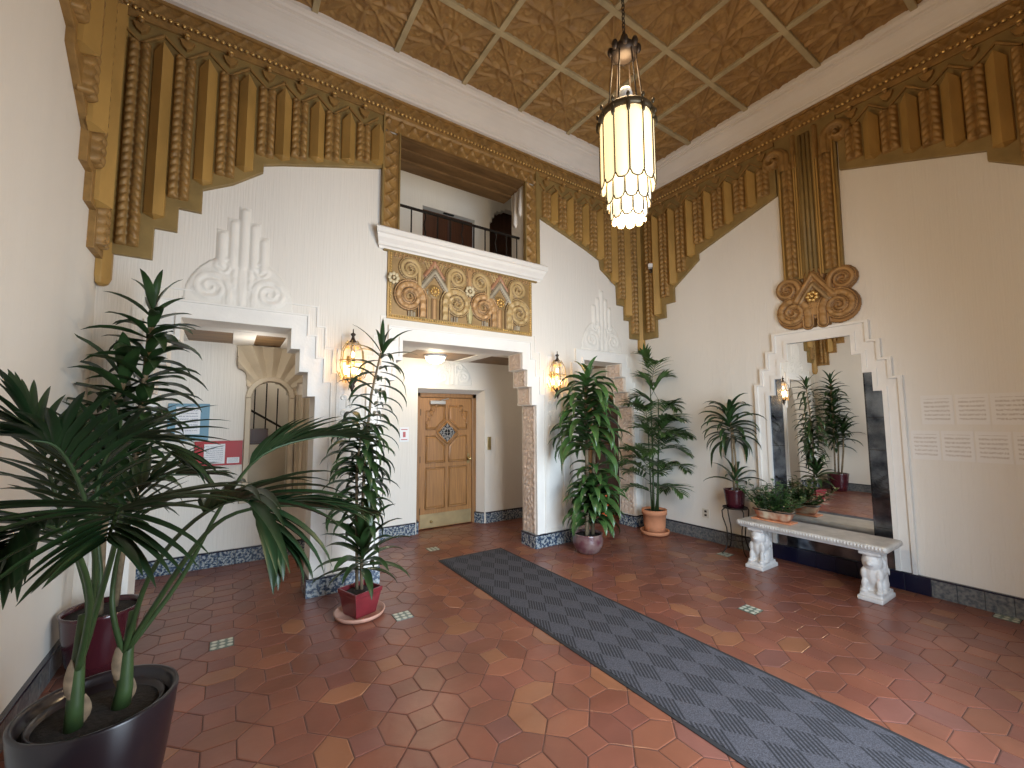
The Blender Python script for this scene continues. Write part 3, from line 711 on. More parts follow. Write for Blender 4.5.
for k in range(40):
    x=u0+.07+k*.042; R.stroke([(x,z0+.30+.03*(k%2)),(x+.012,z0+.35+.03*(k%2))],.010,.008,col=gry); R.stroke([(x,z1-.05),(x+.008,z1-.015)],.012,.008,col=ora)
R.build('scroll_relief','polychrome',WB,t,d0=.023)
for cx in (.278,.735):
    x=u0+Wd*cx; mb=MB().ball(WB(x,z0+.33,.052),.022,10,6)
    for k in range(10): a=2*PI*k/10; mb.ball(WB(x+.042*cos(a),z0+.33+.042*sin(a),.048),.0135,6,4)
    mb.build('gold_rosette','gold',t,smooth=True)
for cx,dz in ((.51,.40),(.0286,.40)):
    x=u0+Wd*cx; mb=MB()
    for k in range(8): a=2*PI*k/8; mb.ball(WB(x+.042*cos(a),z0+dz+.042*sin(a),.052),.02,8,5,sc=(1,.5,1))
    mb.ball(WB(x,z0+dz,.058),.016,8,5).build('pale_flower','petal',t,smooth=True)
bd=[(u0+.028,z0+.03+k*.026,.026) for k in range(25)]+[(u1-.028,z0+.03+k*.026,.026) for k in range(25)]+[(u0+.028+k*.0262,z0+.026,.026) for k in range(65)]
beads(WB,bd,.0115,'gold_beading',t)
# ================================================================ PILASTER + MEDALLION (right wall)
t=thing('carved_pilaster','tall brown fluted pilaster with curled garlands in middle of right wall','ornament',(XR,1.83,3.0))
MB().poly(WR,[(1.545,top),(1.555,4.28),(1.56,2.95),(2.10,2.95),(2.11,4.28),(2.12,top)],-.01,.035).build('backing','olive',t,bevel=.003)
def gar2(u):
    R=Relief(u-.055,u+.055,2.98,4.25,.0095); x=np.abs(R.U-u); tt=((R.Z+x*.9)/.062)%1
    R.h=.034*np.sqrt(np.clip(1-((x-.027)/.026)**2,0,1))*(.5+.5*np.sqrt(np.clip(1-(2*tt-1)**2*.98,0,1))); return R
for u in (1.655,2.005): gar2(u).build('leaf_garland','brown',WR,t,d0=.035)
mb=MB()
for u in (1.585,1.725,1.745,1.915,1.935,2.075): mb.fbox(WR,u-.008,u+.008,2.95,4.3,.03,.062)
mb.build('fillet','tan',t,bevel=.003)
mb=MB()
for u in (1.79,1.83,1.87): mb.tube([WR(u,2.95,.04),WR(u,4.5,.04)],.017,8)
mb.build('flute','olive',t,smooth=True)
R=Relief(1.25,2.41,4.16,4.55,.0085)
for s in(-1,1):
    c=1.83
    R.spiral(c-s*.30,4.335,.155,s,h=.05,w=.33,stem=4.17,turns=1.15,base=.012,wmin=.14)
    R.stroke([(c+s*.10,4.17),(c+s*.10,4.52)],.022,.03)
R.h=np.where(R.h>0.001,R.h+.02,-.004); R.build('curled_capital','brown',WR,t,d0=.03,cut=0)
# medallion
t=thing('scroll_medallion','orange brown medallion of four volutes above the mirror','ornament',(XR,1.82,2.44))
R=Relief(1.36,2.28,2.38,3.08,.0062); R.paint((.38,.20,.07),(.16,.075,.025))
mc=(.42,.235,.085)
R.stroke([(1.82,2.95),(1.82,2.60)],.10,.03,base=.010,groove=0,col=mc)
for s_ in(-1,1):
    c=1.82
    R.disc(c-s_*.2,2.605,.17,.02,base=.006); R.disc(c-s_*.235,2.865,.125,.018,base=.004)
    R.spiral(c-s_*.205,2.605,.195,s_,h=.045,w=.29,turns=2.1,base=.02,ribs=75,ribh=.25,wmin=.07,col=mc,stem=2.455)
    R.spiral(c-s_*.245,2.86,.15,s_,h=.045,w=.28,turns=1.9,base=.012,wmin=.07,stem=2.74,col=mc)
    R.stroke([(c-s_*.17,2.72),(c,2.97)],.035,.05,base=.02,col=mc)
    R.stroke([(c-s_*.12,2.69),(c,2.86)],.03,.045,base=.03,col=(.40,.26,.12))
R.h=np.where(R.h>0.001,R.h,-.004); R.build('volute_relief','medal',WR,t,d0=.015,cut=0)
mb=MB()
for k in range(7): a=2*PI*k/7; mb.ball(WR(1.82+.04*cos(a),2.73+.04*sin(a),.095),.022,8,5)
mb.ball(WR(1.82,2.73,.11),.02,8,5).build('gold_rosette','gold',t,smooth=True)
# ================================================================ WHITE ARCH ORNAMENTS
def fan_orn(label,W,cu,z0,sc=1,cat='ornament',d0=.004,hh=.013,pipes=True,name='plaster_ornament'):
    t=thing(name,label,cat,W(cu,z0,0))
    R=Relief(cu-.40*sc,cu+.40*sc,z0-.005,z0+(.84 if pipes else .44)*sc,.0085)
    R.h-=.004; dm=((R.U-cu)/(.375*sc))**2+((R.Z-z0)/(.42*sc))**2; R.h=np.where((dm<1)&(R.Z>z0),.004,R.h)
    def sp(*a,**k): R.spiral(*a,**k)
    for s in(-1,1):
        sp(cu-s*.205*sc,z0+.13*sc,.165*sc,s,h=hh*1.3,w=.27,stem=z0,turns=2.0,ribs=60,ribh=.3)
        sp(cu-s*.125*sc,z0+.31*sc,.10*sc,s,h=hh*1.2,w=.3,turns=1.7,ribs=90,stem=z0+.15*sc)
    R.stroke([(cu,z0+.02),(cu,z0+.2*sc),(cu,z0+.33*sc)],[.03*sc,.06*sc,.04*sc],hh)
    if pipes:
        for k,(dx,zt) in enumerate(((-.145,.60),(-.072,.71),(0,.83),(.072,.71),(.145,.60))):
            R.stroke([(cu+dx*sc,z0+.33*sc),(cu+dx*sc,z0+zt*sc-.03)],.030*sc,hh*1.5,groove=0)
            R.h=np.where((abs(R.U-cu-dx*sc)<.040*sc)&(R.Z>z0+.3*sc)&(R.Z<z0+zt*sc+.015),np.maximum(R.h,.003),R.h)
    R.build('shell_relief','orn',W,t,d0=d0,cut=0)
    return t
fan_orn('white plaster scroll ornament with organ pipes above left arch',WB,.042,2.425)
fan_orn('white plaster scroll ornament with organ pipes above narrow right arch',WB,4.18,2.42)
fan_orn('low white scroll relief on hall wall above the oak door',WH,2.62,1.99,.8,pipes=False)
fan_orn('low scroll relief above dark doorway behind right arch',WE,4.88,1.88,.8,pipes=False)
# stepped plaques behind the sconces
for cu,lab in ((.905,'white stepped plaque with lace relief behind left sconce'),(3.30,'white stepped plaque with lace relief behind right sconce')):
    t=thing('plaster_plaque',lab,'ornament',(cu,YB,1.3))
    MB().poly(WB,[(cu-.11,.2),(cu+.11,.2),(cu+.11,2.14),(cu+.075,2.14),(cu+.075,2.27),(cu-.075,2.27),(cu-.075,2.14),(cu-.11,2.14)],-.004,.008).build('plaque_back','white_trim',t,bevel=.002)
    R=Relief(cu-.095,cu+.095,1.28,1.78,.0075); R.h-=.01
    for s in(-1,1):
        for zc in (1.40,1.56,1.70): R.spiral(cu-s*.045,zc,.042,s,h=.014,w=.35,turns=1.4,stem=zc-.08)
    R.build('lace_relief','white_trim',WB,t,d0=.006,cut=0)
# ================================================================ CARVED JAMBS
def jambpanel(x,z0,z1,parent,s=-1):
    W=lambda u,z,d:(x+s*d,u,z)
    R=Relief(YB+.008,YB+TH-.03,z0+.008,z1-.008,.0085)
    a=np.sin(R.U*57+2.4*np.sin(R.Z*31))*np.cos(R.Z*43+2*np.sin(R.U*40)); b=np.sin(R.Z*90+R.U*60)*.4
    e=np.minimum(np.minimum(R.U-R.us[0],R.us[-1]-R.U),np.minimum(R.Z-R.zs[0],R.zs[-1]-R.Z))
    R.h=np.where(e<.010,.012,.007+.007*(a+b)); R.h=np.where(e<.002,0,R.h)
    R.build('carved_block','jamb',W,parent)
for k,(c,st) in enumerate(ARCH[1:]):
    t=thing('carved_jamb',['pinkish carved jamb blocks on the pillar right of the wide arch','pinkish carved jamb blocks at right side of narrow arch'][k],'ornament',(c+st[-1][1],YB+TH/2,.16))
    for q,(zt,hw) in enumerate(st):
        zb=st[q+1][0] if q+1<len(st) else .155
        jambpanel(c+hw,zb,zt,t)
# ================================================================ DOOR 1
d=bpy.data.objects.new('door_1',None); COL.objects.link(d); d.location=(2.6,5.6,0); struct(d)
fr=MB().box((2.14,5.585,0),(2.20,5.64,1.87)).box((3.01,5.585,0),(3.075,5.64,1.87)).box((2.14,5.585,1.81),(3.075,5.64,1.87)).build('door_frame','oak2',d,bevel=.006)
leaf=MB().box((2.203,5.60,.012),(3.007,5.645,1.806)).build('door_leaf','oak',d,bevel=.003)
x0,x1=2.203,3.007; cx=(x0+x1)/2; yf=5.60
def molding(pts,name='panel_moulding',w=.014):
    mb=MB(); n=len(pts)
    for i in range(n):
        a=Vector((pts[i][0],yf-.004,pts[i][1])); b=Vector((pts[(i+1)%n][0],yf-.004,pts[(i+1)%n][1])); mb.tube([a,b],w*.62,6)
    mb.build(name,'oak2',d,smooth=True)
    inn=[]; c=Vector((sum(p[0] for p in pts)/n,sum(p[1] for p in pts)/n))
    for p in pts: v=Vector(p)-c; inn.append(c+v*(1-.035/v.length))
    MB().add([(q.x,yf-.010,q.y) for q in inn]+[(c.x+(p[0]-c.x)*.93,yf-.001,c.y+(p[1]-c.y)*.93) for p in pts],[tuple(range(n))]+[(i,(i+1)%n,n+(i+1)%n,n+i) for i in range(n)]).build('door_panel','oak',d)
L0,L1,R0,R1=x0+.085,cx-.03,cx+.03,x1-.085
molding([(L0,.27),(L1,.27),(L1,.83),(L0,.83)]); molding([(R0,.27),(R1,.27),(R1,.83),(R0,.83)])
dz=1.315; dd=.155
molding([(L0,.90),(L1,.90),(L1,dz-dd-.03),(cx-dd-.02,dz-.045),(L0,dz-.045)]); molding([(R1,.90),(R1,dz-.045),(cx+dd+.02,dz-.045),(R0,dz-dd-.03),(R0,.90)])
molding([(L0,dz+.045),(cx-dd-.02,dz+.045),(L1,dz+dd+.03),(L1,1.70),(L0+.07,1.70),(L0+.07,1.62),(L0,1.62)]); molding([(R0,1.70),(R0,dz+dd+.03),(cx+dd+.02,dz+.045),(R1,dz+.045),(R1,1.62),(R1-.07,1.62),(R1-.07,1.70)])
mb=MB(); q=[(cx-dd,dz),(cx,dz-dd),(cx+dd,dz),(cx,dz+dd)]
for i in range(4): a,b=q[i],q[(i+1)%4]; mb.tube([(a[0],yf-.012,a[1]),(b[0],yf-.012,b[1])],.018,6)
mb.build('diamond_window','oak',d,smooth=True)
MB().add([(cx-dd,yf-.006,dz),(cx,yf-.006,dz-dd),(cx+dd,yf-.006,dz),(cx,yf-.006,dz+dd)],[(0,1,2,3)]).build('window_glass','antique',d)
mb=MB()
for k in range(-2,3):
    o_=k*.05; h_=dd-abs(o_)-.01; mb.tube([(cx+o_,yf-.02,dz-h_),(cx+o_,yf-.02,dz+h_)],.0035,5); mb.tube([(cx-h_,yf-.02,dz+o_),(cx+h_,yf-.02,dz+o_)],.0035,5)
for k in range(8):
    a=PI*k/4; mb.tube([(cx+.075*cos(a)+.025*cos(b),yf-.022,dz+.075*sin(a)*.9+.025*sin(b)) for b in [2*PI*i/8 for i in range(9)]],.004,5,cap=False)
mb.build('window_grille','steel',d)
mb=MB()
for s in(-1,1):
    for k in range(5): mb.ball((cx+s*(.17+.035*k),yf-.012,1.69-.06*k),.022,8,5,sc=(1,.5,1.25))
mb.build('leaf_carving','oak',d,smooth=True)
MB().box((x0+.01,yf-.006,.02),(x1-.01,yf+.002,.205)).build('kick_plate','kick',d,bevel=.001)
MB().ball((x0+.17,yf-.03,.10),.018,10,6).build('door_stop','brass',d,smooth=True)
MB().tube([(x1-.06,yf,.93),(x1-.06,yf-.04,.93)],.012,8).ball((x1-.06,yf-.06,.93),.028,12,8).box((x1-.08,yf-.006,.86),(x1-.04,yf,1.0)).build('door_knob','brass',d,smooth=False)
MB().box((x0+.13,yf-.05,1.715),(x0+.36,yf-.003,1.765)).tube([(x0+.30,yf-.03,1.77),(x0+.42,yf-.02,1.80)],.008,6).build('door_closer','steel',d,bevel=.004)
mb=MB()
for z in (.25,.95,1.6): mb.tube([(x0-.002,yf-.008,z-.045),(x0-.002,yf-.008,z+.045)],.008,6)
mb.build('hinge','darkbronze',d)
tag(MB().box((3.19,5.432,1.05),(3.245,5.4505,1.24)).build('call_panel','brass',bevel=.002),'small dark brass call panel on wall right of the oak door','call panel')
t=tag(MB().box((1.86,5.440,1.21),(1.985,5.449,1.40)).build('wall_sign','white',bevel=.001),'small white sign with red mark on wall left of oak door','sign')
MB().box((1.905,5.437,1.27),(1.94,5.441,1.34)).box((1.88,5.437,1.235),(1.965,5.4405,1.245)).box((1.88,5.437,1.365),(1.965,5.4405,1.375)).build('red_mark','pink',t)
# dark door ajar in the right vestibule + cone
d2=bpy.data.objects.new('door_2',None); COL.objects.link(d2); d2.location=(5.05,4.88,0); struct(d2)
MB().box((5.03,4.50,0),(5.09,4.56,1.87)).box((5.03,5.20,0),(5.09,5.26,1.87)).box((5.03,4.50,1.80),(5.09,5.26,1.87)).build('door_frame','oak2',d2,bevel=.004)
MB().box((5.10,4.57,.01),(5.14,5.19,1.80)).build('door_leaf','darkwood',d2,bevel=.004)
t=thing('traffic_cone','orange traffic cone with white stripe standing before the dark doorway','cone',(4.93,4.80,0))
MB().box((4.80,4.67,0.001),(5.0,4.87,.02)).lathe((4.90,4.77,.02),[(.075,0),(.012,.42)],20).build('cone_body','orange',t)
MB().lathe((4.90,4.77,.02),[(.0475,.18),(.0325,.28)],20).build('white_band','white',t)
# dome lamp
t=thing('ceiling_lamp','glowing white dome lamp on brown hall ceiling before oak door','lamp',(2.18,5.05,HC))
MB().lathe((2.18,5.05,HC-.035),[(.13,0),(.14,.01),(.14,.035)],28).build('lamp_base','white',t)
MB().lathe((2.18,5.05,HC-.115),[(.03,0),(.075,.012),(.11,.04),(.125,.08)],28).build('lamp_dome','dome',t,smooth=True)
# ================================================================ NICHE
t=thing('niche_surround','beige fluted sunburst surround of arched niche seen through left arch','ornament',(.38,5.45,.62))
cu,cz=.38,1.745
R=Relief(.02,.80,.62,2.32,.0075); R.h-=.02
m=R.polymask([(.04,2.32),(.06,2.06),(.13,2.02),(.15,1.85),(.20,1.80),(.20,1.76),(.56,1.76),(.64,1.76),(.64,1.93),(.69,1.93),(.69,2.11),(.76,2.11),(.76,2.32)])
th=np.arctan2(R.Z-cz,R.U-cu); rr=np.hypot(R.U-cu,R.Z-cz)
fl=.012+.085*np.abs(((th/PI*9+.5)%1)*2-1)*np.clip((rr-.2)/.2,.3,1)
R.h=np.where(m&(rr>.2),fl,R.h)
R.h=np.where((R.Z>=cz)&(rr<.235)&(rr>.183),.06,R.h)
R.h=np.where((R.Z>=cz)&(rr<=.183),-.02,R.h)
R.h=np.where((R.Z<cz)&(R.Z>.655)&(R.U>.145)&(R.U<.195),.045,R.h); R.h=np.where((R.Z<cz)&(R.Z>.655)&(R.U>.567)&(R.U<.617),.045,R.h)
R.h=np.where((R.Z<cz+.05)&(R.U>.632)&(R.U<.79),.022+.02*(((R.U*14)%1)>.5),R.h)
R.h=np.where((R.Z<.655)&(R.U>.12)&(R.U<.79),.05,R.h)
M['niche']=mat('niche_paint',(.62,.53,.40),.6,var=.1,vscale=5)
R.build('sunburst_relief','niche',WH,t,d0=0,cut=0,smooth=False)
struct(MB().box((.0,5.75,.60),(.9,5.79,1.22)).build('trim_11','niche'))
MB_=MB().box((.196,5.40,.655),(.564,5.75,.675)); struct(MB_.build('window_sill','darkbronze'))
t=thing('stair_railing','black iron stair railing glimpsed through the arched niche','railing',(.4,5.9,1.2))
MB().tube([(.05,5.9,1.72),(.75,5.9,1.28)],.014,6).tube([(.05,5.9,1.56),(.2,5.9,1.5)],.01,6).build('handrail','iron',t)
for k in range(5):
    x=.13+.12*k; MB().tube([(x,5.95,1.0),(x,5.95,1.95-.06*abs(k-2))],.008,6).build('baluster','iron',t)
MB().box((.05,5.85,1.20),(.55,6.05,1.24)).box((.05,5.9,1.24),(.4,6.05,1.40)).build('stair_tread','darkwood',t)
# ================================================================ NOTICE BOARDS
def board(name,label,u0,u1,z0,z1,fm,papers):
    t=thing(name,label,'notice board',((u0+u1)/2,5.45,z0))
    MB().fbox(WH,u0,u1,z0,z1,-.004,.02).build('board_frame',fm,t,bevel=.003)
    for a,b,c,e in papers: MB().fbox(WH,a,b,c,e,.018,.023).build('notice_paper','paper',t)
    return t
board('notice_board','blue framed notice board with printed sheet on hall wall',-.51,-.17,1.296,1.673,'blue',[(-.445,-.245,1.36,1.64)])
tt=board('notice_board','red framed notice board below the blue one',-.28,.135,1.03,1.285,'red',[(-.20,-.02,1.05,1.255),(.0,.11,1.05,1.11)])
tag(MB().fbox(WH,-.74,-.57,1.40,1.66,-.001,.004).build('wall_notice','paper'),'white notice left of blue framed board','paper')
# papers on the right wall
k=0
labs1=['top row left sheet of paper taped beside the mirror','top row middle sheet of paper taped to right wall','top row right sheet of paper at edge of picture']
labs2=['bottom row sheet of paper nearest the mirror','bottom row second sheet of paper from the mirror','bottom row third sheet of paper from the mirror','bottom row sheet of paper cut by right picture edge']
for lab,(a,b) in zip(labs1,((.90,1.095),(.70,.885),(.44,.69))):
    tag(MB().fbox(WR,a,b,1.44,1.685,-.001,.004).build('paper_sheet','paper_b'),lab,'paper','papers taped to the right wall')
for lab,(a,b) in zip(labs2,((.995,1.175),(.80,.985),(.60,.79),(.40,.59))):
    tag(MB().fbox(WR,a,b,1.14,1.385,-.001,.004).build('paper_sheet','paper_b'),lab,'paper','papers taped to the right wall')
t=tag(MB().fbox(WR,3.10,3.19,.27,.38,-.001,.008).build('wall_outlet','ivory',bevel=.002),'ivory wall outlet low on right wall behind plant stand','outlet')
MB().fbox(WR,3.13,3.16,.335,.36,.006,.010).fbox(WR,3.13,3.16,.29,.315,.006,.010).build('socket','darkbronze',t)
# security camera
t=thing('security_camera','small white security camera on the carved valance beside right corner','camera',(4.84,3.75,3.60))
MB().tube([(4.935,3.80,3.60),(4.86,3.77,3.60)],.014,8).ball((4.93,3.80,3.58),.035,10,6).build('bracket','darkbronze',t)
MB().box((-.03,-.05,-.025),(.03,.05,.025)).build('camera_body','white',t,bevel=.008)
o=t.children[-1]; o.matrix_parent_inverse=Matrix.Identity(4); o.rotation_euler=(0,0,math.radians(-50)); o.location=(-.01,-.01,.03)
# ================================================================ MIRROR
MS=[(2.29,.28),(2.10,.355),(1.92,.425),(1.745,.49)]; c=1.83
t=thing('wall_mirror','tall stepped wall mirror with smoked side strips in white frame','mirror',(XR,c,.15))
MB().poly(WR,steps(c,MS,0,0,.13),-.004,.008).build('smoked_glass','antique',t)
MB().poly(WR,[(c-.355,.34),(c+.355,.34),(c+.355,2.10),(c+.28,2.10),(c+.28,2.285),(c-.28,2.285),(c-.28,2.10),(c-.355,2.10)],.008,.026).build('mirror_glass','mirror',t)
mb=band(c,MS,0,0,.035,.035,0,.035,WR); band(c,MS,.035,.035,.115,.105,0,.022,WR,mb=mb); band(c,MS,.115,.105,.145,.128,0,.042,WR,mb=mb)
mb.build('mirror_frame','white_trim',t)
mb=MB()
for s in (-1,1):
    for z in (.5,.85,1.2,1.5): mb.fbox(WR,c+s*.36,c+s*.488,z,z+.004,.006,.012)
mb.build('strip_joint','iron',t)
# ================================================================ BENCH
t=thing('stone_bench','pale carved stone bench on lion legs before the mirror','bench',(4.62,1.85,0))
pts=[(4.43,1.25),(4.83,1.25),(4.83,2.46),(4.43,2.46)]
MB().box((4.425,1.245,.405),(4.835,2.465,.455)).build('seat_slab','benchtop',t,bevel=.018)
MB().box((4.45,1.27,.388),(4.81,2.44,.41)).build('seat_underside','marble',t,bevel=.006)
def lion(y):
    mb=MB()
    mb.box((4.41,y-.085,0),(4.72,y+.085,.035)); mb.box((4.44,y-.075,.03),(4.70,y+.075,.065))
    B=lambda x,dy,z,r,sx=1,sy=1,sz=1: mb.ball((4.41+x,y+dy,z),r,14,10,sc=(sx,sy,sz))
    mb.box((4.50,y-.055,.05),(4.69,y+.055,.395))     # back post
    mb.box((4.46,y-.075,.36),(4.71,y+.075,.395))
    B(.13,0,.20,.075,1,.95,1.5)  # chest/belly
    B(.17,0,.13,.085,1.1,1.0,.9) # haunch
    B(.10,0,.31,.058,1,1,1.05)   # head
    B(.055,0,.295,.03,1.1,.9,.8) # muzzle
    B(.11,0,.30,.075,.9,.95,1.1) # mane
    for s in(-1,1):
        B(.10,s*.045,.36,.018); B(.085,s*.05,.20,.028,1,1,1.9); B(.07,s*.05,.12,.022,1,1,2.2); B(.055,s*.052,.072,.026,1.4,1,.7)
        B(.15,s*.062,.12,.045,1.2,.6,1.2); B(.11,s*.07,.075,.026,1.7,.8,.8); B(.17,s*.055,.26,.05,.8,.5,1.6); B(.22,s*.05,.30,.035,.7,.5,1.6); B(.23,s*.05,.18,.03,.8,.5,1.5)
        for q in range(3): B(.15+.03*q,s*.078,.29-.035*q,.012,.7,.5,3)
    o=mb.build('lion_leg','marble',t,smooth=True); r=o.modifiers.new('r','REMESH'); r.mode='VOXEL'; r.voxel_size=.0065; r.use_smooth_shade=True
lion(1.375); lion(2.295)
mb=MB()
for k in range(50):
    mb.ball((4.427,1.27+k*.0238,.432),.013,6,4,sc=(.5,.8,1.2))
mb.build('edge_carving','benchtop',t,smooth=True)
# ================================================================ RUG
t=thing('floor_runner','long charcoal ribbed runner rug on terracotta floor leading to oak door','rug',(2.31,2,0))
MB().box((1.94,YF+.05,.0015),(2.68,4.29,.0075)).build('rug_pile','rug',t,bevel=.002)
MB().box((1.915,YF+.03,.001),(2.705,4.315,.005)).build('rug_border','rubber',t,bevel=.002)
# ================================================================ CHANDELIER
C0=Vector((2.125,1.80,0))
t=thing('pendant_chandelier','lit art deco chandelier of scalloped opal glass hanging on a chain','chandelier',(C0.x,C0.y,5.0))
def tier(r,z0,z1,n,m,rb,alt=None):
    """n scalloped glass panels in a ring"""
    for k in range(n):
        a0=2*PI*k/n; half=PI/n*.93; mb=MB(); vs=[];fs=[]; S=8; wr=r*half
        for i in range(S+1):
            tt=-1+2*i/S; a=a0+tt*half; sc=wr*math.sqrt(max(0,1-tt*tt))
            zb=z0+wr-sc
            rr=r*cos(half)/cos(tt*half)*1.0
            rr=r*(.985+.015*(1-tt*tt))
            for z,q in ((zb,rb),(z0+wr*1.2,1),(z1-.06,1.0),(z1,.93)): vs.append((C0.x+rr*q*cos(a),C0.y+rr*q*sin(a),z))
        for i in range(S):
            for j in range(3): b=i*4+j; fs.append((b,b+4,b+5,b+1))
        gp=mb.add(vs,fs).build('glass_panel',m,t,smooth=True,solid=.004)
        fr=MB(); edge=[(C0.x+(vs[i*4][0]-C0.x)*(1+.006/r),C0.y+(vs[i*4][1]-C0.y)*(1+.006/r),vs[i*4][2]) for i in range(S+1)]
        fr.tube(edge,.0048,5); 
        a=a0+half/.93; q=r+.005
        fr.tube([(C0.x+q*cos(a),C0.y+q*sin(a),z0+wr),(C0.x+q*cos(a),C0.y+q*sin(a),z1-.05),(C0.x+q*.93*cos(a),C0.y+q*.93*sin(a),z1)],.005,5)
        fr.build('lead_came','lead',gp)
tier(.172,3.00,3.49,12,'glassA',.985); tier(.138,2.885,3.07,11,'glassB',.98); tier(.113,2.785,2.94,10,'glassB',.92)
MB().lathe((C0.x,C0.y,0),[(.168,3.475),(.180,3.48),(.183,3.50),(.176,3.52),(.168,3.53),(.160,3.525),(.157,3.49)],36).build('top_ring','lead',t,smooth=True)
MB().lathe((C0.x,C0.y,0),[(.11,3.36),(.165,3.47),(.17,3.485)],12).build('inner_shade','glassB',t,smooth=True)
for k in range(12):
    mb=MB(); a=2*PI*(k+.5)/12; x,y=C0.x+.186*cos(a),C0.y+.186*sin(a)
    mb.ball((x,y,3.455),.02,8,5,sc=(.7,.7,2.0),rot=Matrix.Rotation(a,3,'Z')); mb.ball((x,y,3.53),.012,6,4,sc=(1,1,1.6))
    mb.build('leaf_clip','lead',t,smooth=True)
MB().lathe((C0.x,C0.y,3.50),[(.045,0),(.048,.12),(.046,.17),(.035,.205),(.012,.22)],20).build('glass_cylinder','glassC',t,smooth=True)
mb=MB()
for k in range(6):
    a=2*PI*k/6+.3; mb.tube([(C0.x+.125*cos(a),C0.y+.125*sin(a),3.51),(C0.x+.11*cos(a),C0.y+.11*sin(a),3.60),(C0.x+.075*cos(a),C0.y+.075*sin(a),3.96)],[.012,.0055,.0055],6)
    mb.tube([(C0.x+.128*cos(a),C0.y+.128*sin(a),3.50),(C0.x+.125*cos(a),C0.y+.125*sin(a),3.56)],[.016,.006],8)
mb.build('hanging_rod','darkbronze',t)
mb=MB().lathe((C0.x,C0.y,3.93),[(.05,0),(.085,.02),(.09,.05),(.06,.09),(.03,.12),(.02,.16),(.008,.18)],20)
for k in range(8):
    a=2*PI*k/8; mb.ball((C0.x+.09*cos(a),C0.y+.09*sin(a),3.985),.022,8,5,sc=(1,1,1.6))
mb.build('crown_cap','darkbronze',t,smooth=True)
mb=MB(); z=4.09; k=0
while z<4.99:
    a=0 if k%2 else PI/2; ring=[(C0.x+.011*cos(b)*cos(a),C0.y+.011*cos(b)*sin(a),z+.018+.022*sin(b)) for b in [2*PI*i/8 for i in range(9)]]
    mb.tube(ring,.0035,5,cap=False); z+=.032; k+=1
mb.build('chain','darkbronze',t)
MB().lathe((C0.x,C0.y,4.955),[(.01,0),(.05,.015),(.06,.045)],20).build('ceiling_canopy','darkbronze',t,smooth=True)
# ================================================================ SCONCES
def sconce(cx,label):
    t=thing('wall_sconce',label,'sconce',(cx,YB-.02,1.95)); y=YB-.115
    MB().tube([(cx,YB-.01,2.04),(cx,y,2.05)],.008,6).lathe((cx,YB-.012,0),[(.03,2.0),(.03,2.08)],10).build('wall_arm','brass',t)
    mb=MB()
    for k in range(6):
        a=2*PI*k/6+.2; ca,sa=cos(a),sin(a)
        mb.tube([(cx+.035*ca,y+.035*sa,2.21),(cx+.075*ca,y+.075*sa,2.12),(cx+.085*ca,y+.085*sa,1.98),(cx+.055*ca,y+.055*sa,1.86),(cx+.085*ca,y+.085*sa,1.88),(cx+.105*ca,y+.105*sa,1.93)],.004,5)
    for r,z in ((.05,2.18),(.083,2.03),(.06,1.87)):
        mb.tube([(cx+r*cos(b),y+r*sin(b),z) for b in [2*PI*i/16 for i in range(17)]],.004,5,cap=False)
    mb.v=[(cx+(a_-cx)*1.3,y+(b_-y)*1.15,c_) for a_,b_,c_ in mb.v]; mb.build('lantern_cage','brass',t)
    mb=MB()
    for z,r in ((1.87,.034),(2.02,.03)):
        for k in range(3 if z<1.9 else 1):
            a=2*PI*k/3+2.6; q=.055 if z<1.9 else 0; X,Y=cx+q*cos(a),y+q*.9*sin(a)
            mb.lathe((X,Y,z),[(.008,-.02),(.026,0),(.022,.008),(.009,.01),(.009,.035)],10)
    mb.build('candle_cup','brass',t)
    for k in range(3):
        a=2*PI*k/3+2.6; MB().ball((cx+.06*cos(a),y+.05*sin(a),1.935),.019,8,6,sc=(1,1,1.7)).build('bulb','bulb',t,smooth=True)
    MB().ball((cx,y,2.085),.017,8,6,sc=(1,1,1.7)).build('bulb','bulb',t,smooth=True)
    mb=MB()
    for k in range(12):
        a=2*PI*k/12; mb.ball((cx+.078*cos(a),y+.078*sin(a),1.85+.015*(k%2)),.009,6,4,sc=(1,1,2)); mb.ball((cx+.05*cos(a),y+.05*sin(a),2.15),.007,6,4,sc=(1,1,2))
    mb.build('amber_drops','crystal',t,smooth=True)
    MB().lathe((cx,y,1.74),[(.003,0),(.012,.03),(.028,.06),(.02,.075),(.045,.11),(.05,.125),(.01,.13)],12).build('bottom_finial','darkbronze',t,smooth=True)
    MB().lathe((cx,y,2.20),[(.035,0),(.02,.02),(.01,.05),(.022,.065),(.022,.075),(.006,.085),(.004,.12)],12).build('top_finial','darkbronze',t,smooth=True)
    l=bpy.data.lights.new('sconce_light','POINT'); l.energy=SC_E; l.color=(1,.57,.24); l.shadow_soft_size=.05
    lo=bpy.data.objects.new('sconce_light',l); COL.objects.link(lo); lo.location=(cx,y-.0,1.99)
SC_E=2.4
sconce(.905,'lit brass lantern sconce on pillar left of wide arch'); sconce(3.29,'lit brass lantern sconce on pillar between wide and narrow arches')
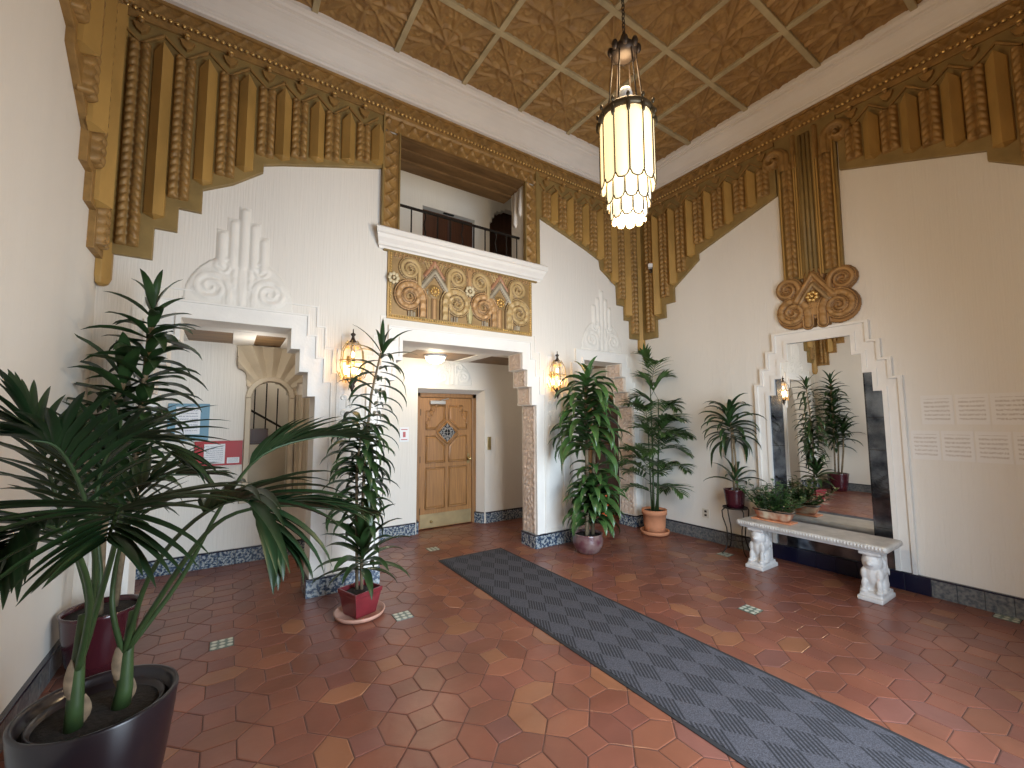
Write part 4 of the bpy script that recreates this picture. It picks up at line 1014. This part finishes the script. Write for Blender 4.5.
# ================================================================ PLANTS
def pot(t,x,y,z,prof,m,name='pot',n=40,thick=.012,soil=.03,sx=1,sy=1):
    """outer profile then back down inside"""
    R_,Zt=prof[-1]; inner=[(r-thick,zz) for r,zz in reversed(prof) if zz>=Zt*.55]
    MB().lathe((x,y,z),[(.002,prof[0][1])]+prof+inner+[(.002,inner[-1][1])],n,sx,sy).build(name,m,t,smooth=True)
    r=np.interp(Zt-soil,[p[1] for p in prof],[p[0] for p in prof])-thick*.9
    MB().lathe((x,y,z),[(.002,Zt-soil-.01),(r,Zt-soil-.01),(r,Zt-soil),(r*.6,Zt-soil+.008),(.002,Zt-soil+.012)],n,sx,sy).build('soil','soil',t,smooth=True)
def rosette(mb,c,n,L,W,e0,e1,droop,rnd,r0=.01,zspread=0,seg=7,azr=None,fold=.25):
    for k in range(n):
        az=2*PI*(k*.381966)+rnd.uniform(-.3,.3) if azr is None else rnd.uniform(*azr)
        f=k/max(1,n-1); e=e0+(e1-e0)*f+rnd.uniform(-.12,.12)
        l=L*rnd.uniform(.78,1.12); dr=droop*rnd.uniform(.75,1.25)
        b=(c[0]+r0*cos(az),c[1]+r0*sin(az),c[2]+zspread*(f-1)+rnd.uniform(-.01,.01))
        mb.strap(b,(cos(az)*cos(e),sin(az)*cos(e),sin(e)),l,W*rnd.uniform(.8,1.15),dr,seg=seg,twist=rnd.uniform(-.5,.5),fold=fold)
def cane(pts,r,t,name='cane',m='cane'):
    MB().tube(pts,r,8).build(name,m,t,smooth=True)
def clip_walls(mb,x0=XL+.015,x1=XR-.02,y1=YB-.02):
    mb.v=[(min(max(x,x0),x1),min(y,y1),max(z,.006)) for x,y,z in mb.v]; return mb
rn=random.Random(3)
# --- corner dracaena (left back), plum pot
X,Y=-.60,3.66
t=thing('potted_dracaena','tall dark dracaena in plum pot in back left corner','plant',(X,Y,0))
pot(t,X,Y,0,[(.13,0),(.15,.08),(.175,.24),(.185,.34),(.192,.36)],'plumpot')
cs=[([(X-.03,Y,.3),(X-.05,Y-.02,.9),(X-.02,Y,1.45),(X+.02,Y,1.75)],1),([(X+.05,Y+.03,.3),(X+.09,Y,.9),(X+.12,Y-.02,1.55),(X+.15,Y-.03,2.24)],2),([(X,Y-.06,.3),(X+.0,Y-.12,.8),(X+.02,Y-.15,1.25)],3)]
for p,k in cs: cane(p,.017,t)
mb=MB()
rosette(mb,(X+.15,Y-.03,2.28),11,.27,.055,.2,1.35,.8,rn,zspread=.16)
for z in np.linspace(1.15,2.1,7): rosette(mb,(X+.12+.03*(z-1.5),Y-.02,z),11,.34,.080,-.05,.75,1.25,rn,zspread=.08)
rosette(mb,(X+.02,Y,1.82),16,.34,.078,.1,1.3,1.1,rn,zspread=.25)
for z in np.linspace(.95,1.6,5): rosette(mb,(X-.03,Y,z),9,.35,.075,.0,.7,1.3,rn,zspread=.08)
rosette(mb,(X+.02,Y-.15,1.32),18,.37,.078,-.1,1.3,1.2,rn,zspread=.3)
clip_walls(mb).build('foliage','leaf',t,smooth=True)
# --- red pot dracaena
X,Y=.905,3.50
s_=thing('plant_saucer','pale round terracotta saucer under the red pot','saucer',(X,Y,0))
MB().lathe((X,Y,.001),[(.15,0),(.178,.008),(.19,.035),(.18,.038),(.168,.014),(.002,.012)],40).build('saucer_dish','saucer',s_,smooth=True)
t=thing('potted_dracaena','slender tall dracaena in square red pot before left pillar','plant',(X,Y,.02))
mb=MB(); 
def sqring(h,z): return [(X-h,Y-h,z),(X+h,Y-h,z),(X+h,Y+h,z),(X-h,Y+h,z)]
A=sqring(.085,.014)+sqring(.112,.17)+sqring(.118,.172)+sqring(.12,.205)+sqring(.108,.205)+sqring(.102,.15)
rot=Matrix.Rotation(.35,3,'Z'); A=[tuple(rot@(Vector(p)-Vector((X,Y,0)))+Vector((X,Y,0))) for p in A]
mb.add(A,[(3,2,1,0)]+[(a*4+i,a*4+(i+1)%4,(a+1)*4+(i+1)%4,(a+1)*4+i) for a in range(5) for i in range(4)]); mb.build('pot','redpot',t,bevel=.006)
MB().lathe((X,Y,.0),[(.002,.17),(.10,.17),(.10,.18),(.002,.188)],20).build('soil','soil',t)
cane([(X+.01,Y,.17),(X+.0,Y,.6),(X+.01,Y,1.2),(X+.05,Y,1.7),(X+.12,Y,2.05)],[.015,.014,.012,.010,.008],t)
cane([(X-.02,Y+.02,.17),(X-.03,Y+.02,.6),(X-.05,Y,1.1),(X-.02,Y,1.4)],[.014,.012,.011,.009],t)
mb=MB()
rosette(mb,(X+.13,Y,2.08),9,.30,.042,.4,1.4,.8,rn,zspread=.05)
for z,dx in zip(np.linspace(1.05,2.02,11),np.linspace(.01,.12,11)): rosette(mb,(X+dx,Y,z),5,.30,.045,-.1,.6,1.9,rn,zspread=.04)
for z in np.linspace(.85,1.5,9): rosette(mb,(X-.03,Y,z),7,.30,.066,-.3,.5,2.0,rn,zspread=.06)
for z in np.linspace(.75,1.3,6): rosette(mb,(X+.03,Y,z),5,.28,.058,-.4,.2,1.8,rn,zspread=.05)
rosette(mb,(X+.0,Y-.04,.56),30,.38,.070,-.1,1.35,1.3,rn,zspread=.22)
clip_walls(mb).build('foliage','leaf',t,smooth=True)
# --- purple glazed pot, cascading dracaena
X,Y=3.44,3.63
t=thing('potted_corn_plant','bushy cascading corn plant in speckled purple pot between the arches','plant',(X,Y,0))
pot(t,X,Y,0,[(.10,0),(.13,.02),(.165,.09),(.175,.15),(.16,.195),(.168,.215)],'purple')
for p in ([(X,Y,.18),(X+.01,Y,.8),(X+.0,Y,1.5),(X+.02,Y,1.9)],[(X+.05,Y-.03,.18),(X+.06,Y-.04,.7),(X+.08,Y-.05,1.2)],[(X-.05,Y-.03,.18),(X-.05,Y-.05,.45)]): cane(p,.02,t)
mb=MB()
rosette(mb,(X+.02,Y-.02,1.98),12,.26,.07,.2,1.4,1.1,rn,zspread=.1)
for z in np.linspace(1.2,1.9,8): rosette(mb,(X-.04,Y-.07,z),11,.56*(1.0-.45*(z-1.2)),.10,-.1,.6,2.3,rn,zspread=.05,seg=8)
for z in np.linspace(.72,.95,3): rosette(mb,(X+.06,Y-.05,z),8,.36,.09,-.2,.6,2.1,rn,zspread=.05)
for z in np.linspace(.38,.72,5): rosette(mb,(X+.02,Y-.07,z),13,.40,.105,-.1,.9,2.2,rn,zspread=.06,seg=8)
clip_walls(mb).build('foliage','leaf2',t,smooth=True)
# --- pinnate frond helper
def frond(mb,pts,n,L,W,side_ang=1.0,droop=.7,t0=.3,rnd=rn,plane=None,taper=.55,seg=6,fold=.2):
    P=[Vector(p) for p in pts]
    def B(t):
        m=len(P)-1; x=t*m; i=min(int(x),m-1); f=x-i
        a=P[max(i-1,0)];b=P[i];c=P[i+1];d=P[min(i+2,m)]
        return .5*((2*b)+(c-a)*f+(2*a-5*b+4*c-d)*f*f+(3*b-a-3*c+d)*f**3)
    path=[B(i/20) for i in range(21)]
    for k in range(n):
        u=k/(n-1); t=t0+(1-t0)*u; p=B(t); tg=(B(min(1,t+.02))-B(max(0,t-.02))).normalized()
        up=Vector((0,0,1)) if plane is None else Vector(plane); sd=tg.cross(up)
        if sd.length<.1: sd=Vector((1,0,0))
        sd.normalize(); nn=sd.cross(tg)
        env=(sin(PI*min(1,.18+.82*u*.95+.02)))**.6 if u<.5 else (1-(u-.5)*2*taper)
        a=side_ang*(1-.55*u)
        for s in(-1,1):
            dr=(tg*cos(a)+sd*s*sin(a)+nn*.18+Vector((0,0,rnd.uniform(-.08,.08)))).normalized()
            mb.strap(p,dr,L*env*rnd.uniform(.88,1.1),W,droop*rnd.uniform(.7,1.3),seg=seg,fold=fold,twist=rnd.uniform(-.3,.3),wpos=.35)
    return path
# --- terracotta bamboo palm in the right corner
X,Y=4.70,3.70
s_=thing('plant_saucer','terracotta saucer under bamboo palm in right corner','saucer',(X,Y,0))
MB().lathe((X,Y,.001),[(.15,0),(.175,.008),(.185,.05),(.172,.052),(.165,.018),(.002,.014)],40).build('saucer_dish','terr',s_,smooth=True)
t=thing('potted_palm','feathery bamboo palm in terracotta pot in back right corner','plant',(X,Y,.02))
pot(t,X,Y,.016,[(.125,0),(.135,.1),(.145,.235),(.157,.238),(.160,.30)],'terr')
tops=[]
stems=[((0,0),(.0,.0),2.05),((.04,-.03),(.08,-.06),1.75),((-.05,.0),(-.10,-.02),1.5),((.02,.04),(.06,.03),1.3),((-.02,-.05),(-.03,-.12),1.15),((.05,.02),(.10,.0),.8),((-.05,-.04),(-.11,-.08),.9)]
for (a,b),(c,d_),h in stems: cane([(X+a,Y+b,.28),(X+(a+c)/2,Y+(b+d_)/2,h*.55),(X+c,Y+d_,h)],[.010,.008,.006],t,name='stem',m='stemg')
fm=MB(); rc=MB()
for (a,b),(c,d_),h in stems:
    for q in range(6 if h>1.6 else 5):
        az=rn.uniform(0,2*PI)
        if h>1.9: az=[2.6,4.1,5.3,-.5,3.6,4.7][q]
        l=rn.uniform(.38,.52); z=h-.08*q*(1.6 if h>1.6 else 1); e=rn.uniform(.5,1.1) if q<3 else rn.uniform(.15,.5)
        if h>1.9 and q==0: e=1.35; l=.42
        p0=Vector((X+c,Y+d_,z)); dv=Vector((cos(az)*cos(e),sin(az)*cos(e),sin(e)))
        pts=[p0,p0+dv*l*.4,p0+dv*l*.75+Vector((0,0,-.03)),p0+dv*l*1.05+Vector((0,0,-.13))]
        pa=frond(fm,pts,11,.26,.040,1.05,.8,t0=.25,rnd=rn,seg=4); rc.tube(pa,.003,4)
clip_walls(fm).build('foliage','leaf4',t,smooth=True); clip_walls(rc).build('frond_stalk','stemg',t)
# --- plant stand with dracaena
X,Y=4.78,2.66
s_=thing('plant_stand','black wrought iron plant stand beside the stone bench','plant stand',(X,Y,0))
MB().tube([(X+.125*cos(b),Y+.125*sin(b),.50) for b in [2*PI*i/24 for i in range(25)]],.007,6,cap=False).tube([(X+.105*cos(b),Y+.105*sin(b),.16) for b in [2*PI*i/24 for i in range(25)]],.005,6,cap=False).lathe((X,Y,.492),[(.002,0),(.12,0),(.12,.008),(.002,.008)],24).build('stand_ring','iron',s_)
for k in range(4):
    a=PI/4+k*PI/2+.25; ca,sa=cos(a),sin(a)
    o=clip_walls(MB().tube([(X+r*ca,Y+r*sa,z) for r,z in ((.12,.50),(.155,.47),(.15,.40),(.11,.28),(.10,.16),(.13,.05),(.17,.006))],.0065,6)).build('leg','iron',s_,smooth=True)
t=thing('potted_dracaena','two tiered dracaena in dark red pot on iron stand','plant',(X,Y,.5))
pot(t,X,Y,.502,[(.085,0),(.095,.05),(.105,.14),(.112,.19),(.115,.20)],'plumpot')
cane([(X,Y,.68),(X-.01,Y,.95),(X+.0,Y,1.25),(X-.01,Y,1.46)],[.015,.013,.011,.01],t); cane([(X+.03,Y-.02,.68),(X+.02,Y-.02,1.0),(X+.02,Y,1.40)],[.012,.01,.009],t)
mb=MB()
rosette(mb,(X-.02,Y+.01,1.52),50,.38,.060,-.4,1.35,1.95,rn,zspread=.26,seg=8)
rosette(mb,(X+.0,Y-.01,.84),10,.34,.058,.25,1.25,1.2,rn,zspread=.08,seg=8)
clip_walls(mb).build('foliage','leaf',t,smooth=True)
# --- planter on bench
X,Y=4.66,2.20
t=thing('ceramic_planter','painted ceramic trough of leafy plants on left end of bench','planter',(X,Y,.455))
mb=MB(); n=28; rings=[]
def oval(a,b,z): return [(X+a*math.copysign(abs(cos(q))**.6,cos(q)),Y+b*math.copysign(abs(sin(q))**.6,sin(q)),z) for q in [2*PI*i/n for i in range(n)]]
A=oval(.06,.14,.470)+oval(.075,.165,.50)+oval(.085,.18,.548)+oval(.092,.19,.555)+oval(.092,.19,.572)+oval(.08,.176,.572)+oval(.076,.17,.53)
mb.add(A,[(a*n+i,a*n+(i+1)%n,(a+1)*n+(i+1)%n,(a+1)*n+i) for a in range(6) for i in range(n)]+[tuple(range(n-1,-1,-1)),tuple(6*n+i for i in range(n))]); mb.build('trough','pot_glaze',t,smooth=True)
MB().add(oval(.0935,.1915,.556)+oval(.0935,.1915,.570),[(i,(i+1)%n,n+(i+1)%n,n+i) for i in range(n)]).build('dark_rim','iron',t)
MB().box((X-.08,Y-.19,.4555),(X+.08,Y+.19,.470)).build('tray','terr',t,bevel=.005)
mb=MB(); st=MB()
for k in range(52):
    a=rn.uniform(0,2*PI); r=rn.uniform(0,1); bx,by=X+.06*r*cos(a),Y+.15*r*sin(a); e=rn.uniform(.6,1.5); l=rn.uniform(.16,.37); dv=Vector((cos(a)*cos(e)*.8,sin(a)*cos(e),sin(e)))
    p=Vector((bx,by,.54)); pts=[p,p+dv*l*.5,p+dv*l+Vector((0,0,-.02))]; st.tube(pts,.0025,4)
    for q in range(9):
        f=.25+.75*q/8; b=p.lerp(pts[2],f); az=rn.uniform(0,2*PI); mb.strap(b,(cos(az),sin(az),rn.uniform(0,.8)),rn.uniform(.05,.085),.034,.8,seg=4,fold=.15)
clip_walls(mb,x1=XR-.04).build('foliage','leaf2',t,smooth=True); st.build('stem','stemg',t)
# --- big palm in the foreground
X,Y=-.36,2.27
t=thing('potted_kentia_palm','large dark kentia palm in black round planter at lower left','plant',(X,Y,0))
MB().lathe((X,Y,0),[(.002,.002),(.165,.002),(.175,.02),(.20,.15),(.222,.32),(.235,.448),(.232,.455),(.222,.455),(.214,.445),(.208,.40),(.002,.40)],56).build('pot','darkpot',t,smooth=True)
MB().lathe((X,Y,0),[(.19,.40),(.192,.425),(.186,.43),(.183,.405)],48).build('inner_liner','darkpot',t,smooth=True)
MB().lathe((X,Y,0),[(.002,.385),(.206,.385),(.206,.402),(.1,.412),(.002,.418)],40).build('soil','soil',t,smooth=True)
base1=Vector((X-.055,Y-.07,.40)); base2=Vector((X+.06,Y-.01,.40))
MB().tube([base1,base1+Vector((0,0,.10)),base1+Vector((.0,.0,.22)),base1+Vector((.005,0,.40))],[.027,.024,.02,.014],12).build('trunk','stemg',t,smooth=True)
MB().tube([base2,base2+Vector((.01,0,.08)),base2+Vector((.01,.0,.2)),base2+Vector((.02,0,.36))],[.03,.025,.02,.013],12).build('trunk','stemg',t,smooth=True)
mb=MB()
for b in (base1,base2):
    for k in range(3):
        a=k*2.1; mb.strap(b+Vector((.02*cos(a),.024*sin(a),.02+.05*(k%3))),(cos(a)*.05,sin(a)*.05,1),.10+.02*(k%3),.045,.1,seg=5,fold=-.35)
mb.build('dry_sheath','husk',t,smooth=True)
def pf(name_pts,n,L,W,side=.95,droop=.8,t0=.3,base=base2,plane=None,taper=.55):
    m=MB(); pts=[base+Vector((0,0,.2))]+[Vector(p) for p in name_pts]
    pa=frond(m,pts,n,L,W,side,droop,t0=t0,plane=plane,taper=taper,seg=8,fold=.3)
    f=clip_walls(m).build('frond','leaf3',t,smooth=True)
    MB().tube(pa,[.011-.008*i/20 for i in range(21)],6).build('stalk','stemg',f,smooth=True)
A=lambda px,py,y: at(px,py,1,y)
pf([A(182,577,2.25),A(222,505,2.15),A(262,455,2.1),A(318,437,2.15),A(350,438,2.2)],22,0.32,0.031,.5,0.56,t0=.55,base=base2)
pf([A(185,560,2.1),A(225,518,2.0),A(275,506,1.95),A(320,508,1.95),A(357,512,2.0)],21,0.28,0.034,.5,0.68,t0=.5,base=base2)
pf([A(150,575,2.1),A(195,520,1.9),A(245,500,1.75),A(270,535,1.65)],13,0.38,0.043,.6,0.87,t0=.55,base=base2)
pf([A(108,570,2.0),A(120,520,1.75),A(118,510,1.5),A(108,540,1.38)],17,0.33,0.029,1.2,0.56,t0=.5,base=base1)
pf([A(95,575,2.1),A(85,500,2.0),A(60,450,1.9),A(30,440,1.85)],17,0.34,0.036,1.0,0.62,t0=.45,base=base1)
pf([A(100,590,2.2),A(95,510,2.2),A(110,450,2.15),A(150,440,2.1),A(185,465,2.1)],17,0.32,0.034,.8,0.56,t0=.45,base=base1)
pf([A(90,600,2.0),A(70,540,1.8),A(35,525,1.7),A(5,550,1.62)],16,0.32,0.032,1.0,0.68,t0=.45,base=base1)
pf([A(112,600,2.2),A(125,530,2.35),A(150,480,2.45),A(205,475,2.5)],15,0.29,0.032,.8,0.56,t0=.5,base=base2)
pf([A(88,600,2.2),A(60,510,2.25),A(38,440,2.3),A(15,400,2.3)],15,0.29,0.032,.9,0.43,t0=.5,base=base1)
# ================================================================ LIGHT
def area(name,loc,rot,sx,sy,e,col,spread=PI):
    l=bpy.data.lights.new(name,'AREA'); l.shape='RECTANGLE'; l.size=sx; l.size_y=sy; l.energy=e; l.color=col; l.spread=spread
    o=bpy.data.objects.new(name,l); COL.objects.link(o); o.location=loc; o.rotation_euler=rot; return o
area('entrance_daylight',(2.1,YF-.12,1.4),(PI/2-.22,0,0),2.05,2.6,138,(.70,.85,1.0),2.3)
def point(name,loc,e,col,r): 
    l=bpy.data.lights.new(name,'POINT'); l.energy=e; l.color=col; l.shadow_soft_size=r; o=bpy.data.objects.new(name,l); COL.objects.link(o); o.location=loc; return o
point('chandelier_light',(C0.x,C0.y,3.85),8,(1,.73,.43),.12)
point('chandelier_light',(C0.x,C0.y,2.60),56,(1,.73,.43),.12)
point('hall_lamp_light',(2.18,5.05,2.14),7,(1,.84,.6),.08)
point('hall_light',(.2,4.9,2.1),4,(1,.93,.82),.15)
point('balcony_light',(2.2,4.7,4.8),2.2,(1,.88,.7),.15)
point('stair_light',(.5,6.0,2.3),3,(1,.9,.75),.1)
point('vestibule_light',(4.3,4.75,2.2),2.5,(1,.85,.65),.1)
struct(MB().box((-6,-9,-.12),(10,YF-.2,-.02)).build('ground','concrete'))
w=bpy.data.worlds.new('world'); scn.world=w; w.use_nodes=True; N=w.node_tree.nodes; L=w.node_tree.links
bg=N['Background']; sk=N.new('ShaderNodeTexSky'); sk.sky_type='NISHITA'; sk.sun_disc=False; sk.sun_elevation=.8; sk.sun_rotation=2.5
L.new(sk.outputs[0],bg.inputs['Color']); bg.inputs['Strength'].default_value=.25
vs=scn.view_settings; vs.view_transform='Standard'; vs.look='None'; vs.gamma=1; vs.use_curve_mapping=False; vs.exposure=0.12
